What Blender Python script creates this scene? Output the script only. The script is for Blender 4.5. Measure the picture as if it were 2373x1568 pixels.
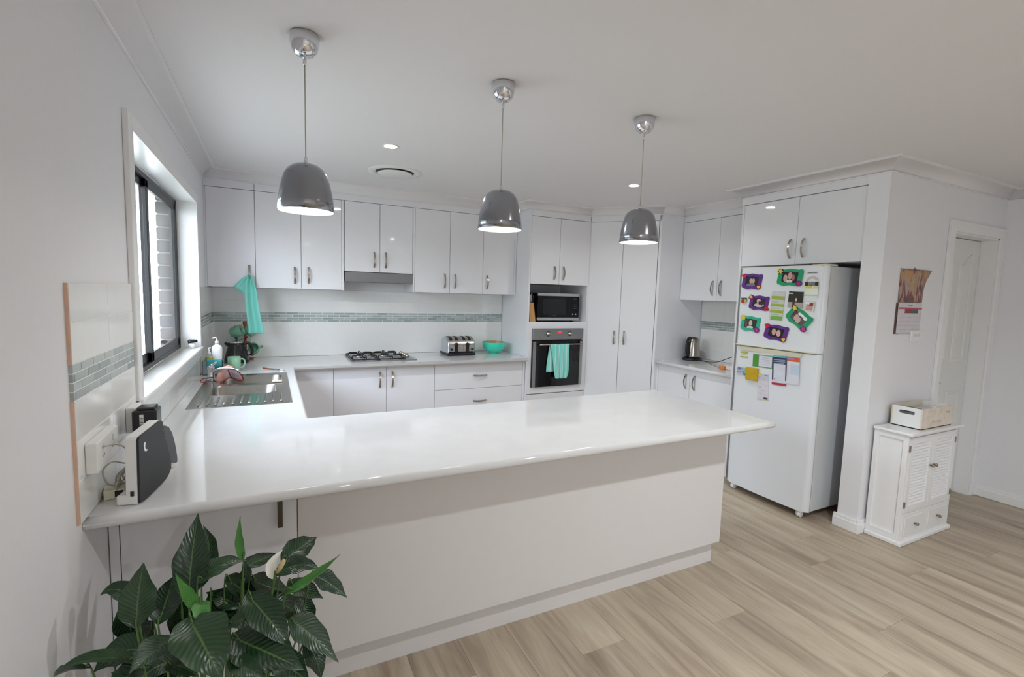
import bpy, bmesh, math, random
from mathutils import Vector, Matrix
R_ = random.Random(7)
PI = math.pi
sc = bpy.context.scene
for o in list(bpy.data.objects):
    bpy.data.objects.remove(o)
COL = sc.collection

# ------------------------------------------------------------------ camera
def cam_matrix(yaw, pitch, roll, loc):
    cy, sy, cp, sp = math.cos(yaw), math.sin(yaw), math.cos(pitch), math.sin(pitch)
    f = Vector((sy*cp, cy*cp, sp)); r = Vector((cy, -sy, 0)); u = r.cross(f)
    cr, sr = math.cos(roll), math.sin(roll)
    r2 = cr*r + sr*u; u2 = -sr*r + cr*u
    M = Matrix((r2, u2, -f)).transposed().to_4x4(); M.translation = loc
    return M
cd = bpy.data.cameras.new('camera'); cam = bpy.data.objects.new('camera', cd); COL.objects.link(cam)
cam.matrix_world = cam_matrix(.464, -.0932, .0294, Vector((.4697, -4.9432, 1.5485)))
cd.sensor_width = 36; cd.lens = 1119.4*36/2373; cd.clip_start = .05; cd.clip_end = 200
sc.camera = cam

# ------------------------------------------------------------------ world, lights, exposure
sc.view_settings.view_transform = 'Standard'; sc.view_settings.look = 'None'
sc.view_settings.gamma = 1; sc.view_settings.use_curve_mapping = False
sc.view_settings.exposure = 0.62
sc.cycles.use_denoising = True
sc.cycles.max_bounces = 10; sc.cycles.diffuse_bounces = 6; sc.cycles.glossy_bounces = 5
sc.cycles.transmission_bounces = 6; sc.cycles.caustics_reflective = False; sc.cycles.caustics_refractive = False
sc.cycles.sample_clamp_indirect = 6
w = bpy.data.worlds.new('sky'); sc.world = w; w.use_nodes = True
nt = w.node_tree; nt.nodes.clear()
bg = nt.nodes.new('ShaderNodeBackground'); wo = nt.nodes.new('ShaderNodeOutputWorld')
tc = nt.nodes.new('ShaderNodeTexCoord'); sx = nt.nodes.new('ShaderNodeSeparateXYZ'); cr = nt.nodes.new('ShaderNodeValToRGB')
nt.links.new(tc.outputs['Generated'], sx.inputs[0]); nt.links.new(sx.outputs['Z'], cr.inputs[0])
cr.color_ramp.elements[0].color = (.85, .895, 1, 1); cr.color_ramp.elements[1].color = (.72, .77, 1, 1)
nt.links.new(cr.outputs[0], bg.inputs[0]); bg.inputs[1].default_value = 10.0
nt.links.new(bg.outputs[0], wo.inputs[0])
DOWN_L, PEND_L, LIV_L = 4.5, .35, 16.0
def area(name, loc, rot, sx_, sy_, power, col):
    l = bpy.data.lights.new(name, 'AREA'); l.shape = 'RECTANGLE'; l.size = sx_; l.size_y = sy_
    l.energy = power; l.color = col
    o = bpy.data.objects.new(name, l); COL.objects.link(o); o.location = loc; o.rotation_euler = rot
    return o
# light portals in the glazed openings: they emit nothing, they only guide sky sampling
def portal(loc, rot, a, b):
    o = area('sky_portal', loc, rot, a, b, 1, (1, 1, 1)); o.data.cycles.is_portal = True
portal((-.22, -1.77, 1.6), (0, -PI/2, 0), 1.1, 1.8)
portal((-.12, -7.3, 1.2), (0, -PI/2, 0), 2.3, 1.0)

# ------------------------------------------------------------------ materials
def srgb(c):
    if isinstance(c, str):
        c = [int(c[i:i+2], 16)/255 for i in (0, 2, 4)]
    return tuple((x/12.92 if x <= .04045 else ((x+.055)/1.055)**2.4) for x in c)
def mat(name, col, rough=.5, metal=0, var=.03, scale=20, bump=0, spec=.5, coat=0, stretch=None, emit=None, trans=0):
    m = bpy.data.materials.new(name); m.use_nodes = True; n = m.node_tree; b = n.nodes['Principled BSDF']
    c = srgb(col)
    tcn = n.nodes.new('ShaderNodeTexCoord'); mp = n.nodes.new('ShaderNodeMapping')
    nz = n.nodes.new('ShaderNodeTexNoise'); nz.inputs['Scale'].default_value = scale; nz.inputs['Detail'].default_value = 3
    n.links.new(tcn.outputs['Object'], mp.inputs[0]); n.links.new(mp.outputs[0], nz.inputs['Vector'])
    if stretch: mp.inputs['Scale'].default_value = stretch
    rp = n.nodes.new('ShaderNodeValToRGB'); n.links.new(nz.outputs['Fac'], rp.inputs[0])
    rp.color_ramp.elements[0].position = .3; rp.color_ramp.elements[1].position = .7
    rp.color_ramp.elements[0].color = tuple(max(0, x*(1-var)) for x in c)+(1,)
    rp.color_ramp.elements[1].color = tuple(min(1, x*(1+var)) for x in c)+(1,)
    n.links.new(rp.outputs[0], b.inputs['Base Color'])
    b.inputs['Roughness'].default_value = rough; b.inputs['Metallic'].default_value = metal
    b.inputs['Specular IOR Level'].default_value = spec
    if coat: b.inputs['Coat Weight'].default_value = coat; b.inputs['Coat Roughness'].default_value = .06
    if trans: b.inputs['Transmission Weight'].default_value = trans
    if bump:
        bp = n.nodes.new('ShaderNodeBump'); bp.inputs['Strength'].default_value = bump; bp.inputs['Distance'].default_value = .002
        n.links.new(nz.outputs['Fac'], bp.inputs['Height']); n.links.new(bp.outputs[0], b.inputs['Normal'])
    if emit:
        b.inputs['Emission Color'].default_value = srgb(emit[0])+(1,); b.inputs['Emission Strength'].default_value = emit[1]
    return m
WALL = mat('wall_paint', 'e8e8eb', .6, var=.008, scale=60, bump=.05)
CEIL = mat('ceiling_paint', 'e6e4e5', .75, var=.006, scale=60)
TRIM = mat('gloss_trim_paint', 'ececec', .28, var=.008)
LAM = mat('gloss_white_laminate', 'e8e8ec', .045, var=.006, scale=8, spec=.45)
CARC = mat('carcass_white', 'e4e4e6', .4, var=.01)
BENCH = mat('white_stone_look_bench', 'dadada', .055, var=.022, scale=9, spec=.5)
TILE = mat('white_gloss_tile', 'ebebe9', .1, var=.01)
GROUT = mat('pale_grout', 'f3f2ee', .8, var=.02)
CLAY = mat('raw_tile_edge', 'd9b7a0', .7, var=.05)
CHROME = mat('chrome', 'd9dade', .06, 1, var=.01)
SHADEM = mat('satin_chrome_shade', '989aa0', .18, 1, var=.02)
NICKEL = mat('brushed_nickel', 'bcb3a9', .22, 1, var=.08, scale=60)
STEEL = mat('stainless_steel', 'a6a6a6', .3, 1, var=.06, scale=40, stretch=(1, 1, 14))
SINKM = mat('sink_steel', 'b4b0a8', .22, 1, var=.05, scale=30)
BLACK = mat('black_plastic', '17171a', .35, var=.1)
BLGLASS = mat('black_glass', '08090b', .05, var=.05)
BLMATTE = mat('matt_black', '222427', .5, var=.08)
IRON = mat('cast_iron', '141414', .45, var=.1, bump=.3)
WPLAS = mat('white_plastic', 'e8e8e6', .35, var=.01)
CREAM = mat('aged_cream_plastic', 'dcd8c0', .4, var=.03)
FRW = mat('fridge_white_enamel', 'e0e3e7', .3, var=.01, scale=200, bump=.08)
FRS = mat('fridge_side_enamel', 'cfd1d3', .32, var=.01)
AQUA = mat('aqua_cloth', '86d6ca', .9, var=.06, scale=300, bump=.5)
AQUAC = mat('aqua_ceramic', '3fd6b8', .2, var=.02)
GREENC = mat('pale_green_ceramic', '7fb79c', .22, var=.03)
WOODK = mat('light_wood', 'c9985a', .5, var=.12, scale=30, stretch=(1, 1, .1))
WOODD = mat('brown_wood', '8a4a22', .5, var=.15, scale=30)
WINB = mat('black_window_aluminium', '0c0c0d', .45, var=.05)
EMIT = mat('lamp_diffuser', 'ffffff', .5, emit=('fff6e8', 9))
DLEMIT = mat('downlight_lens', 'ffffff', .5, emit=('fff4e2', 80))
RED = mat('red_trim', 'a81f26', .7, var=.05)
PINK = mat('pink_cloth', 'e2a89b', .9, var=.06, scale=60)
PINK2 = mat('patterned_cloth', 'c9b9bd', .9, var=.2, scale=45)
BRICKM = [mat('brick_%s' % a, c, .85, var=.15, scale=40, bump=.4) for a, c in (('brown', '3c302a'), ('grey', '463c37'), ('dark', '2c2624'))]
MORTAR = mat('mortar', '9b978e', .9, var=.05)
POTM = mat('terracotta_pot', '6e5a4e', .7, var=.08)
SOIL = mat('soil', '2b211a', .95, var=.3, bump=.6)
KNOBM = mat('antique_knob', '9a8a80', .3, .8, var=.1)

def glassmat(name, tint, rough=0.0):
    m = bpy.data.materials.new(name); m.use_nodes = True; n = m.node_tree; n.nodes.clear()
    o = n.nodes.new('ShaderNodeOutputMaterial'); mx = n.nodes.new('ShaderNodeMixShader')
    t = n.nodes.new('ShaderNodeBsdfTransparent'); g = n.nodes.new('ShaderNodeBsdfGlossy'); f = n.nodes.new('ShaderNodeFresnel')
    t.inputs[0].default_value = tint+(1,); g.inputs['Roughness'].default_value = rough; f.inputs[0].default_value = 1.5
    ge = n.nodes.new('ShaderNodeNewGeometry'); iv = n.nodes.new('ShaderNodeMath'); iv.operation = 'SUBTRACT'; iv.inputs[0].default_value = 1
    mu = n.nodes.new('ShaderNodeMath'); mu.operation = 'MULTIPLY'
    n.links.new(ge.outputs['Backfacing'], iv.inputs[1]); n.links.new(iv.outputs[0], mu.inputs[0]); n.links.new(f.outputs[0], mu.inputs[1])
    n.links.new(mu.outputs[0], mx.inputs[0]); n.links.new(t.outputs[0], mx.inputs[1]); n.links.new(g.outputs[0], mx.inputs[2])
    n.links.new(mx.outputs[0], o.inputs[0]); return m
GLASS = glassmat('window_glass', (.955, .985, .98))
def plastic_clear(name, tint):
    return glassmat(name, tint, .05)
CLEARB = plastic_clear('clear_bottle', (.9, .93, .93))

def floor_mat():
    m = bpy.data.materials.new('limed_oak_plank'); m.use_nodes = True; n = m.node_tree; b = n.nodes['Principled BSDF']
    tcn = n.nodes.new('ShaderNodeTexCoord'); oi = n.nodes.new('ShaderNodeObjectInfo')
    ad = n.nodes.new('ShaderNodeVectorMath'); ad.operation = 'ADD'
    mul = n.nodes.new('ShaderNodeVectorMath'); mul.operation = 'SCALE'; mul.inputs['Scale'].default_value = 37.0
    cb = n.nodes.new('ShaderNodeCombineXYZ')
    n.links.new(oi.outputs['Random'], cb.inputs[0]); n.links.new(oi.outputs['Random'], cb.inputs[1]); n.links.new(cb.outputs[0], mul.inputs[0])
    n.links.new(tcn.outputs['Object'], ad.inputs[0]); n.links.new(mul.outputs[0], ad.inputs[1])
    mp = n.nodes.new('ShaderNodeMapping'); mp.inputs['Scale'].default_value = (7, .75, 1); n.links.new(ad.outputs[0], mp.inputs[0])
    nz = n.nodes.new('ShaderNodeTexNoise'); nz.inputs['Scale'].default_value = 1.6; nz.inputs['Detail'].default_value = 6; nz.inputs['Roughness'].default_value = .62; nz.inputs['Distortion'].default_value = .6
    n.links.new(mp.outputs[0], nz.inputs['Vector'])
    mp2 = n.nodes.new('ShaderNodeMapping'); mp2.inputs['Scale'].default_value = (70, 3.0, 1); n.links.new(ad.outputs[0], mp2.inputs[0])
    nz2 = n.nodes.new('ShaderNodeTexNoise'); nz2.inputs['Scale'].default_value = 1; nz2.inputs['Detail'].default_value = 7; nz2.inputs['Roughness'].default_value = .7; nz2.inputs['Distortion'].default_value = .8; n.links.new(mp2.outputs[0], nz2.inputs['Vector'])
    rp = n.nodes.new('ShaderNodeValToRGB'); n.links.new(nz.outputs['Fac'], rp.inputs[0])
    e = rp.color_ramp.elements; e[0].position = .30; e[0].color = srgb('9c8b7a')+(1,); e[1].position = .68; e[1].color = srgb('cfc2ad')+(1,)
    k = e.new(.42); k.color = srgb('b2a18d')+(1,); k = e.new(.54); k.color = srgb('c2b39d')+(1,)
    mx = n.nodes.new('ShaderNodeMix'); mx.data_type = 'RGBA'; mx.blend_type = 'MULTIPLY'; mx.inputs['Factor'].default_value = .34
    n.links.new(rp.outputs[0], mx.inputs['A']); n.links.new(nz2.outputs['Fac'], mx.inputs['B'])
    hs = n.nodes.new('ShaderNodeHueSaturation'); mr = n.nodes.new('ShaderNodeMapRange')
    mr.inputs['To Min'].default_value = .93; mr.inputs['To Max'].default_value = 1.12
    n.links.new(oi.outputs['Random'], mr.inputs[0]); n.links.new(mr.outputs[0], hs.inputs['Value']); n.links.new(mx.outputs['Result'], hs.inputs['Color'])
    n.links.new(hs.outputs[0], b.inputs['Base Color']); b.inputs['Roughness'].default_value = .42; b.inputs['Specular IOR Level'].default_value = .35
    bp = n.nodes.new('ShaderNodeBump'); bp.inputs['Strength'].default_value = .08; n.links.new(nz2.outputs['Fac'], bp.inputs['Height']); n.links.new(bp.outputs[0], b.inputs['Normal'])
    return m
FLOORM = floor_mat()
def mosaic_mat():
    m = mat('glass_mosaic', '9aaea9', .12, var=.06, scale=30)
    n = m.node_tree; b = n.nodes['Principled BSDF']; oi = n.nodes.new('ShaderNodeObjectInfo')
    rp = n.nodes.new('ShaderNodeValToRGB'); e = rp.color_ramp.elements
    e[0].color = srgb('929d9c')+(1,); e[1].color = srgb('bac1bf')+(1,); k = e.new(.5); k.color = srgb('a6b0af')+(1,)
    n.links.new(oi.outputs['Random'], rp.inputs[0]); n.links.new(rp.outputs[0], b.inputs['Base Color']); return m
MOS = mosaic_mat()
def leaf_mat(name, a, c, rough):
    m = mat(name, a, rough, var=.25, scale=14, bump=.0); n = m.node_tree; b = n.nodes['Principled BSDF']
    tcn = n.nodes.new('ShaderNodeTexCoord'); wv = n.nodes.new('ShaderNodeTexWave'); wv.inputs['Scale'].default_value = 2.2; wv.inputs['Distortion'].default_value = .4
    wv.bands_direction = 'Y'
    uvm = n.nodes.new('ShaderNodeUVMap'); mp = n.nodes.new('ShaderNodeMapping'); n.links.new(uvm.outputs[0], mp.inputs[0]); n.links.new(mp.outputs[0], wv.inputs[0])
    rp = n.nodes.new('ShaderNodeValToRGB'); n.links.new(wv.outputs['Fac'], rp.inputs[0])
    rp.color_ramp.elements[0].color = srgb(a)+(1,); rp.color_ramp.elements[1].color = srgb(c)+(1,)
    nb = n.nodes.new('ShaderNodeTexNoise'); nb.inputs['Scale'].default_value = 18; nb.inputs['Detail'].default_value = 2; n.links.new(tcn.outputs['Object'], nb.inputs['Vector'])
    hs = n.nodes.new('ShaderNodeHueSaturation'); mr = n.nodes.new('ShaderNodeMapRange'); mr.inputs['To Min'].default_value = .6; mr.inputs['To Max'].default_value = 1.45
    n.links.new(nb.outputs['Fac'], mr.inputs[0]); n.links.new(mr.outputs[0], hs.inputs['Value']); n.links.new(rp.outputs[0], hs.inputs['Color'])
    n.links.new(hs.outputs[0], b.inputs['Base Color'])
    sp = n.nodes.new('ShaderNodeSeparateXYZ'); n.links.new(uvm.outputs[0], sp.inputs[0])
    a1 = n.nodes.new('ShaderNodeMath'); a1.operation = 'SUBTRACT'; a1.inputs[1].default_value = .5; n.links.new(sp.outputs['X'], a1.inputs[0])
    a2 = n.nodes.new('ShaderNodeMath'); a2.operation = 'ABSOLUTE'; n.links.new(a1.outputs[0], a2.inputs[0])
    a3 = n.nodes.new('ShaderNodeMath'); a3.operation = 'LESS_THAN'; a3.inputs[1].default_value = .022; n.links.new(a2.outputs[0], a3.inputs[0])
    mxr = n.nodes.new('ShaderNodeMix'); mxr.data_type = 'RGBA'; mxr.inputs['B'].default_value = srgb('4c6a3a')+(1,)
    n.links.new(a3.outputs[0], mxr.inputs['Factor']); n.links.new(hs.outputs[0], mxr.inputs['A']); n.links.new(mxr.outputs['Result'], b.inputs['Base Color'])
    bp = n.nodes.new('ShaderNodeBump'); bp.inputs['Strength'].default_value = .22; bp.inputs['Distance'].default_value = .003
    n.links.new(wv.outputs['Fac'], bp.inputs['Height']); n.links.new(bp.outputs[0], b.inputs['Normal'])
    return m
LEAFD = leaf_mat('leaf_dark', '142c18', '1c3d20', .27)
LEAFM = leaf_mat('leaf_mid', '223a24', '2c4a2b', .3)
LEAFY = leaf_mat('leaf_young', '35702c', '4f8c38', .35)
STEMM = mat('leaf_stem', '4f7038', .5, var=.1)
SPATHE = mat('white_spathe', 'f0efe6', .5, var=.02)
SPADIX = mat('cream_spadix', 'c9b984', .8, var=.1, bump=.6, scale=200)

# ------------------------------------------------------------------ mesh helpers
def NB(): return bmesh.new()
def box(bm, x0, x1, y0, y1, z0, z1, bev=0, seg=2, mi=0, M=None):
    if x0 > x1: x0, x1 = x1, x0
    if y0 > y1: y0, y1 = y1, y0
    if z0 > z1: z0, z1 = z1, z0
    vs = [bm.verts.new((x, y, z)) for x in (x0, x1) for y in (y0, y1) for z in (z0, z1)]
    F = [(0, 1, 3, 2), (4, 6, 7, 5), (0, 4, 5, 1), (2, 3, 7, 6), (0, 2, 6, 4), (1, 5, 7, 3)]
    fs = [bm.faces.new([vs[i] for i in f]) for f in F]
    for f in fs: f.material_index = mi
    if bev:
        es = list({e for f in fs for e in f.edges})
        r = bmesh.ops.bevel(bm, geom=es, offset=bev, segments=seg, affect='EDGES', profile=.5)
        vs = list({v for f in r['faces'] for v in f.verts} | {v for v in vs if v.is_valid})
        for f in r['faces']: f.material_index = mi
    if M is not None:
        bmesh.ops.transform(bm, matrix=M, verts=[v for v in vs if v.is_valid])
    return vs
def lathe(bm, prof, seg=32, M=None, mi=0, cap=True, smooth=True):
    rings = []
    for r, z in prof:
        if r < 1e-6: rings.append([bm.verts.new((0, 0, z))])
        else: rings.append([bm.verts.new((r*math.cos(2*PI*i/seg), r*math.sin(2*PI*i/seg), z)) for i in range(seg)])
    fs = []
    for a, b in zip(rings, rings[1:]):
        for i in range(seg):
            j = (i+1) % seg
            if len(a) == 1 and len(b) == 1: continue
            if len(a) == 1: f = bm.faces.new((a[0], b[j], b[i]))
            elif len(b) == 1: f = bm.faces.new((a[i], a[j], b[0]))
            else: f = bm.faces.new((a[i], a[j], b[j], b[i]))
            f.smooth = smooth; f.material_index = mi; fs.append(f)
    if cap:
        for rg, rev in ((rings[0], True), (rings[-1], False)):
            if len(rg) > 1:
                f = bm.faces.new(rg[::-1] if rev else rg); f.material_index = mi
    vs = [v for r in rings for v in r]
    if M is not None: bmesh.ops.transform(bm, matrix=M, verts=vs)
    return vs
def frames(pts):
    n = len(pts); T = []
    for i in range(n):
        a = pts[max(0, i-1)]; b = pts[min(n-1, i+1)]
        T.append((b-a).normalized())
    N = []
    up = Vector((0, 0, 1)) if abs(T[0].z) < .9 else Vector((1, 0, 0))
    nn = (up - T[0]*up.dot(T[0])).normalized()
    for t in T:
        nn = (nn - t*nn.dot(t)).normalized(); N.append(nn.copy())
    return T, N
def tube(bm, pts, r, seg=8, mi=0, flat=None, cap=True):
    pts = [Vector(p) for p in pts]; T, N = frames(pts); rings = []
    for i, p in enumerate(pts):
        rr = r[i] if isinstance(r, (list, tuple)) else r
        B = T[i].cross(N[i])
        rings.append([bm.verts.new(p + N[i]*rr*math.cos(2*PI*k/seg) + B*(rr if flat is None else flat)*math.sin(2*PI*k/seg)) for k in range(seg)])
    for a, b in zip(rings, rings[1:]):
        for k in range(seg):
            j = (k+1) % seg; f = bm.faces.new((a[k], a[j], b[j], b[k])); f.smooth = True; f.material_index = mi
    if cap:
        for rg in (rings[0][::-1], rings[-1]): bm.faces.new(rg).material_index = mi
def catmull(P, k=6):
    P = [Vector(p) for p in P]; out = []
    Q = [2*P[0]-P[1]] + P + [2*P[-1]-P[-2]]
    for i in range(1, len(Q)-2):
        for s in range(k):
            t = s/k; a, b, c, d = Q[i-1], Q[i], Q[i+1], Q[i+2]
            out.append(.5*((2*b)+(-a+c)*t+(2*a-5*b+4*c-d)*t*t+(-a+3*b-3*c+d)*t**3))
    out.append(P[-1]); return out
def prism(bm, poly, z0, z1, mi=0, M=None):
    """extrude the 2D outline in XY between z0 and z1"""
    a = [bm.verts.new((x, y, z0)) for x, y in poly]; b = [bm.verts.new((x, y, z1)) for x, y in poly]
    fs = [bm.faces.new(a[::-1]), bm.faces.new(b)]
    n = len(poly)
    for i in range(n):
        j = (i+1) % n; fs.append(bm.faces.new((a[i], a[j], b[j], b[i])))
    for f in fs: f.material_index = mi
    if M is not None: bmesh.ops.transform(bm, matrix=M, verts=a+b)
    return a+b
WM = {}
def setp(o, label=None, cat=None, group=None, kind=None):
    for k, v in (('label', label), ('category', cat), ('group', group), ('kind', kind)):
        if v: o[k] = v
    return o
def obj(name, bm, m, parent=None, local=False, smooth=False, bevel=0, origin=None):
    """one mesh object; geometry given in world space unless local=True (then in the parent's frame)"""
    if parent is not None and not local:
        bmesh.ops.transform(bm, matrix=WM[parent.name].inverted(), verts=bm.verts)
    off = Vector((0, 0, 0))
    if parent is None and origin is not None:
        off = Vector(origin); bmesh.ops.translate(bm, vec=-off, verts=bm.verts)
    bmesh.ops.recalc_face_normals(bm, faces=bm.faces)
    if smooth:
        for f in bm.faces: f.smooth = True
    me = bpy.data.meshes.new(name); bm.to_mesh(me); bm.free()
    for mm in (m if isinstance(m, (list, tuple)) else [m]): me.materials.append(mm)
    o = bpy.data.objects.new(name, me); COL.objects.link(o); o.location = off
    if parent is not None: o.parent = parent; WM[o.name] = WM[parent.name].copy()
    else: WM[o.name] = Matrix.Translation(off)
    return o
def thing(name, label, cat, loc=(0, 0, 0), rot=0, group=None, M=None):
    o = bpy.data.objects.new(name, None); COL.objects.link(o); o.empty_display_size = .05
    mw = M if M is not None else Matrix.Translation(Vector(loc)) @ Matrix.Rotation(rot, 4, 'Z')
    o.matrix_world = mw; WM[o.name] = mw.copy()
    return setp(o, label, cat, group)
def struct(o): o['kind'] = 'structure'; return o
def bx(name, m, dims, parent=None, bev=0, seg=2, local=False):
    bm = NB(); box(bm, *dims, bev=bev, seg=seg)
    c = None
    if parent is None: c = ((dims[0]+dims[1])/2, (dims[2]+dims[3])/2, min(dims[4], dims[5]))
    return obj(name, bm, m, parent, local, origin=c)
def copy_of(src, name, loc, parent):
    o = bpy.data.objects.new(name, src.data); COL.objects.link(o); o.parent = parent; o.location = loc; return o
def text(name, body, size, M, m, parent, ext=.0003, italic=0, align='CENTER', wide=1.0):
    cu = bpy.data.curves.new(name, 'FONT'); cu.body = body; cu.size = size; cu.extrude = ext; cu.align_x = align; cu.align_y = 'CENTER'; cu.shear = italic
    cu.resolution_u = 2
    to = bpy.data.objects.new(name, cu); dg = bpy.context.evaluated_depsgraph_get()
    COL.objects.link(to); bpy.context.view_layer.update(); dg = bpy.context.evaluated_depsgraph_get()
    me = bpy.data.meshes.new_from_object(to.evaluated_get(dg)); bpy.data.objects.remove(to); bpy.data.curves.remove(cu)
    me.transform(Matrix.Diagonal((wide, 1, 1, 1)))
    me.transform(M); me.materials.clear(); me.materials.append(m)
    o = bpy.data.objects.new(name, me); COL.objects.link(o); o.parent = parent; WM[o.name] = WM[parent.name].copy()
    return o
INK = mat('black_ink', '1a1a1c', .6, var=.02); WHITEI = mat('white_ink', 'f2f2f2', .6, var=.02)

# ------------------------------------------------------------------ room dimensions (metres)
H = 2.463; CB = 2.384; UT = 2.329; XR = 5.68; YN = -3.19; YR = -8.8; XK = 4.68
BT = .90

# floor of planks ----------------------------------------------------------
bm = NB(); box(bm, -.1, XR+.1, YR, .1, -.06, -.004)
floor = struct(obj('floor', bm, GROUT, None, origin=(2.8, -4, 0)))
pl = NB(); box(pl, 0, .2292, 0, 1.4993, -.02, 0, bev=.0004, seg=1)
pmesh = None
k = 0
for i in range(-13, 13):
    x = 2.805 + .23*i + .0
    if x > XR or x + .23 < 0: continue
    off = {1: -3.81, 2: -3.32}.get(i, -3.0 - (i*0.53) % 1.5)
    y = off
    while y > YR: y -= 1.5
    while y < 0:
        ln = 1.5
        if pmesh is None:
            p0 = obj('plank', pl, FLOORM, floor, local=True); pmesh = p0.data; p = p0
        else:
            p = bpy.data.objects.new('plank', pmesh); COL.objects.link(p); p.parent = floor
        p.location = (x+.0004-2.8, y+4+.0004, -.0005*R_.random())
        y += ln
# ceiling
ceiling = struct(bx('ceiling', CEIL, (-.1, XR+.1, YR, .1, H, H+.1)))

# left wall with the window opening
WY0, WY1, WZ0, WZ1 = -2.655, -.895, 1.09, 2.12
bm = NB()
box(bm, -.10, 0, YR, -7.8, 0, H); box(bm, -.10, 0, -6.8, WY0, 0, H); box(bm, -.10, 0, -7.8, -6.8, 2.3, H); box(bm, -.10, 0, -7.8, -6.8, 0, .06); box(bm, -.10, 0, WY1, .1, 0, H)
box(bm, -.10, 0, WY0, WY1, 0, WZ0); box(bm, -.10, 0, WY0, WY1, WZ1, H)
wall_left = struct(obj('wall_left', bm, WALL, None, origin=(0, -3, 0)))
bm = NB(); box(bm, -.1, XK+.1, 0, .1, 0, H)
wall_back = struct(obj('wall_back', bm, WALL, None, origin=(2, 0, 0)))
bm = NB(); box(bm, XK, XK+.1, YN+.13, 0, 0, H)
wall_kitchen = struct(obj('wall_kitchen_right', bm, WALL, None, origin=(XK, -1.5, 0)))
# nib wall and the wall with the door: one L of plaster
DX0, DX1, DZ = 4.87, 5.60, 2.085
bm = NB()
box(bm, 4.0, DX0, YN, YN+.13, 0, H); box(bm, DX1, XR+.1, YN, YN+.13, 0, H); box(bm, DX0, DX1, YN, YN+.13, DZ, H)
box(bm, DX0-.1, XR+.1, YN+.5, YN+.55, 0, H)
wall_door = struct(obj('wall_hall', bm, WALL, None, origin=(4.5, YN, 0)))
bm = NB()
box(bm, XR, XR+.1, YN+.5, YR, 0, H)
wall_right = struct(obj('wall_right', bm, WALL, None, origin=(XR, -5, 0)))
bm = NB()
box(bm, -.1, XR+.1, YR-.1, YR, 0, H)
wall_rear = struct(obj('wall_rear', bm, WALL, None, origin=(2.8, YR, 0)))
# glazing behind the camera
def glazing(name, horiz, a0, a1, z0, z1, c, n):
    e = struct(bpy.data.objects.new(name, None)); COL.objects.link(e); WM[e.name] = Matrix.Identity(4)
    bm = NB(); d = .04; t = .05
    def B(a, b, z, zz):
        if horiz: box(bm, a, b, c-d, c, z, zz, bev=.003)
        else: box(bm, c, c+d, a, b, z, zz, bev=.003)
    B(a0, a1, z0, z0+t); B(a0, a1, z1-t, z1)
    for i in range(n+1):
        x = a0+(a1-a0-t)*i/n; B(x, x+t, z0, z1)
    obj('window_frame', bm, WINB, e)
    for i in range(n):
        g = NB(); p = a0+(a1-a0)*i/n+.03; q = a0+(a1-a0)*(i+1)/n-.03
        if horiz: box(g, p, q, c-d/2-.003, c-d/2+.003, z0+.04, z1-.04)
        else: box(g, c+d/2-.003, c+d/2+.003, p, q, z0+.04, z1-.04)
        obj('pane', g, GLASS, e)
glazing('window_2', False, -7.8, -6.8, .06, 2.3, -.07, 2)

# cornice ------------------------------------------------------------------
prof = [(-.002, CB), (.006, CB), (.009, CB+.006)]
for k in range(9):
    a = PI/2*k/8
    prof.append((.009+.072*(1-math.cos(a)), CB+.006+.060*math.sin(a)))
prof += [(.088, CB+.068), (.094, CB+.071), (.094, H+.002), (-.002, H+.002)]
path = [(0, YR), (0, -.33), (2.807, -.33), (2.807, -.615), (3.54, -.615), (4.042, -1.143), (4.345, -1.143), (4.345, -2.11), (3.999, -2.11), (3.999, YN), (XR, YN), (XR, YR)]
def inward(i):
    a = Vector(path[i]); b = Vector(path[i+1]); d = (b-a).normalized(); return Vector((d.y, -d.x)), d
for i in range(len(path)-1):
    n, d = inward(i)
    def mit(j, other):
        if other is None: return n
        m2, _ = inward(other); s = (n+m2); return s/(1+n.dot(m2))
    ma = mit(i, i-1 if i > 0 else None); mb = mit(i+1, i+1 if i+1 < len(path)-1 else None)
    bm = NB(); A = []; B = []
    for o_, z in prof:
        pa = Vector(path[i])+ma*o_; pb = Vector(path[i+1])+mb*o_
        A.append(bm.verts.new((pa.x, pa.y, z))); B.append(bm.verts.new((pb.x, pb.y, z)))
    m_ = len(prof)
    for k in range(m_):
        j = (k+1) % m_; f = bm.faces.new((A[k], A[j], B[j], B[k]))
        if 3 <= k < 11: f.smooth = True
    bm.faces.new(A); bm.faces.new(B[::-1])
    struct(obj('trim_%d' % (i+1), bm, CEIL, None, origin=(path[i][0], path[i][1], CB)))

# window_1 -----------------------------------------------------------------
win = struct(bpy.data.objects.new('window_1', None)); COL.objects.link(win); win.location = (-.1, -1.77, WZ0); WM[win.name] = Matrix.Translation(win.location)
def mitre_frame(bm, y0, y1, z0, z1, wdt, x0, x1):
    box(bm, x0, x1, y0-wdt, y0, z0-wdt, z1+wdt, bev=.004); box(bm, x0, x1, y1, y1+wdt, z0-wdt, z1+wdt, bev=.004)
    box(bm, x0, x1, y0-.001, y1+.001, z1, z1+wdt, bev=.004); box(bm, x0, x1, y0-.001, y1+.001, z0-wdt, z0, bev=.004)
bm = NB(); mitre_frame(bm, WY0+.012, WY1-.012, WZ0+.004, WZ1-.012, .062, .0, .02)
box(bm, .0, .032, WY0-.05, WY1+.05, WZ0-.006, WZ0+.016, bev=.006)
obj('architrave', bm, TRIM, win)
bm = NB()
box(bm, -.099, .0205, WY0, WY0+.0125, WZ0+.0125, WZ1-.0125); box(bm, -.099, .0205, WY1-.0125, WY1, WZ0+.0125, WZ1-.0125)
box(bm, -.099, .0205, WY0, WY1, WZ1-.0125, WZ1)
obj('reveal_lining', bm, TRIM, win)
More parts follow.
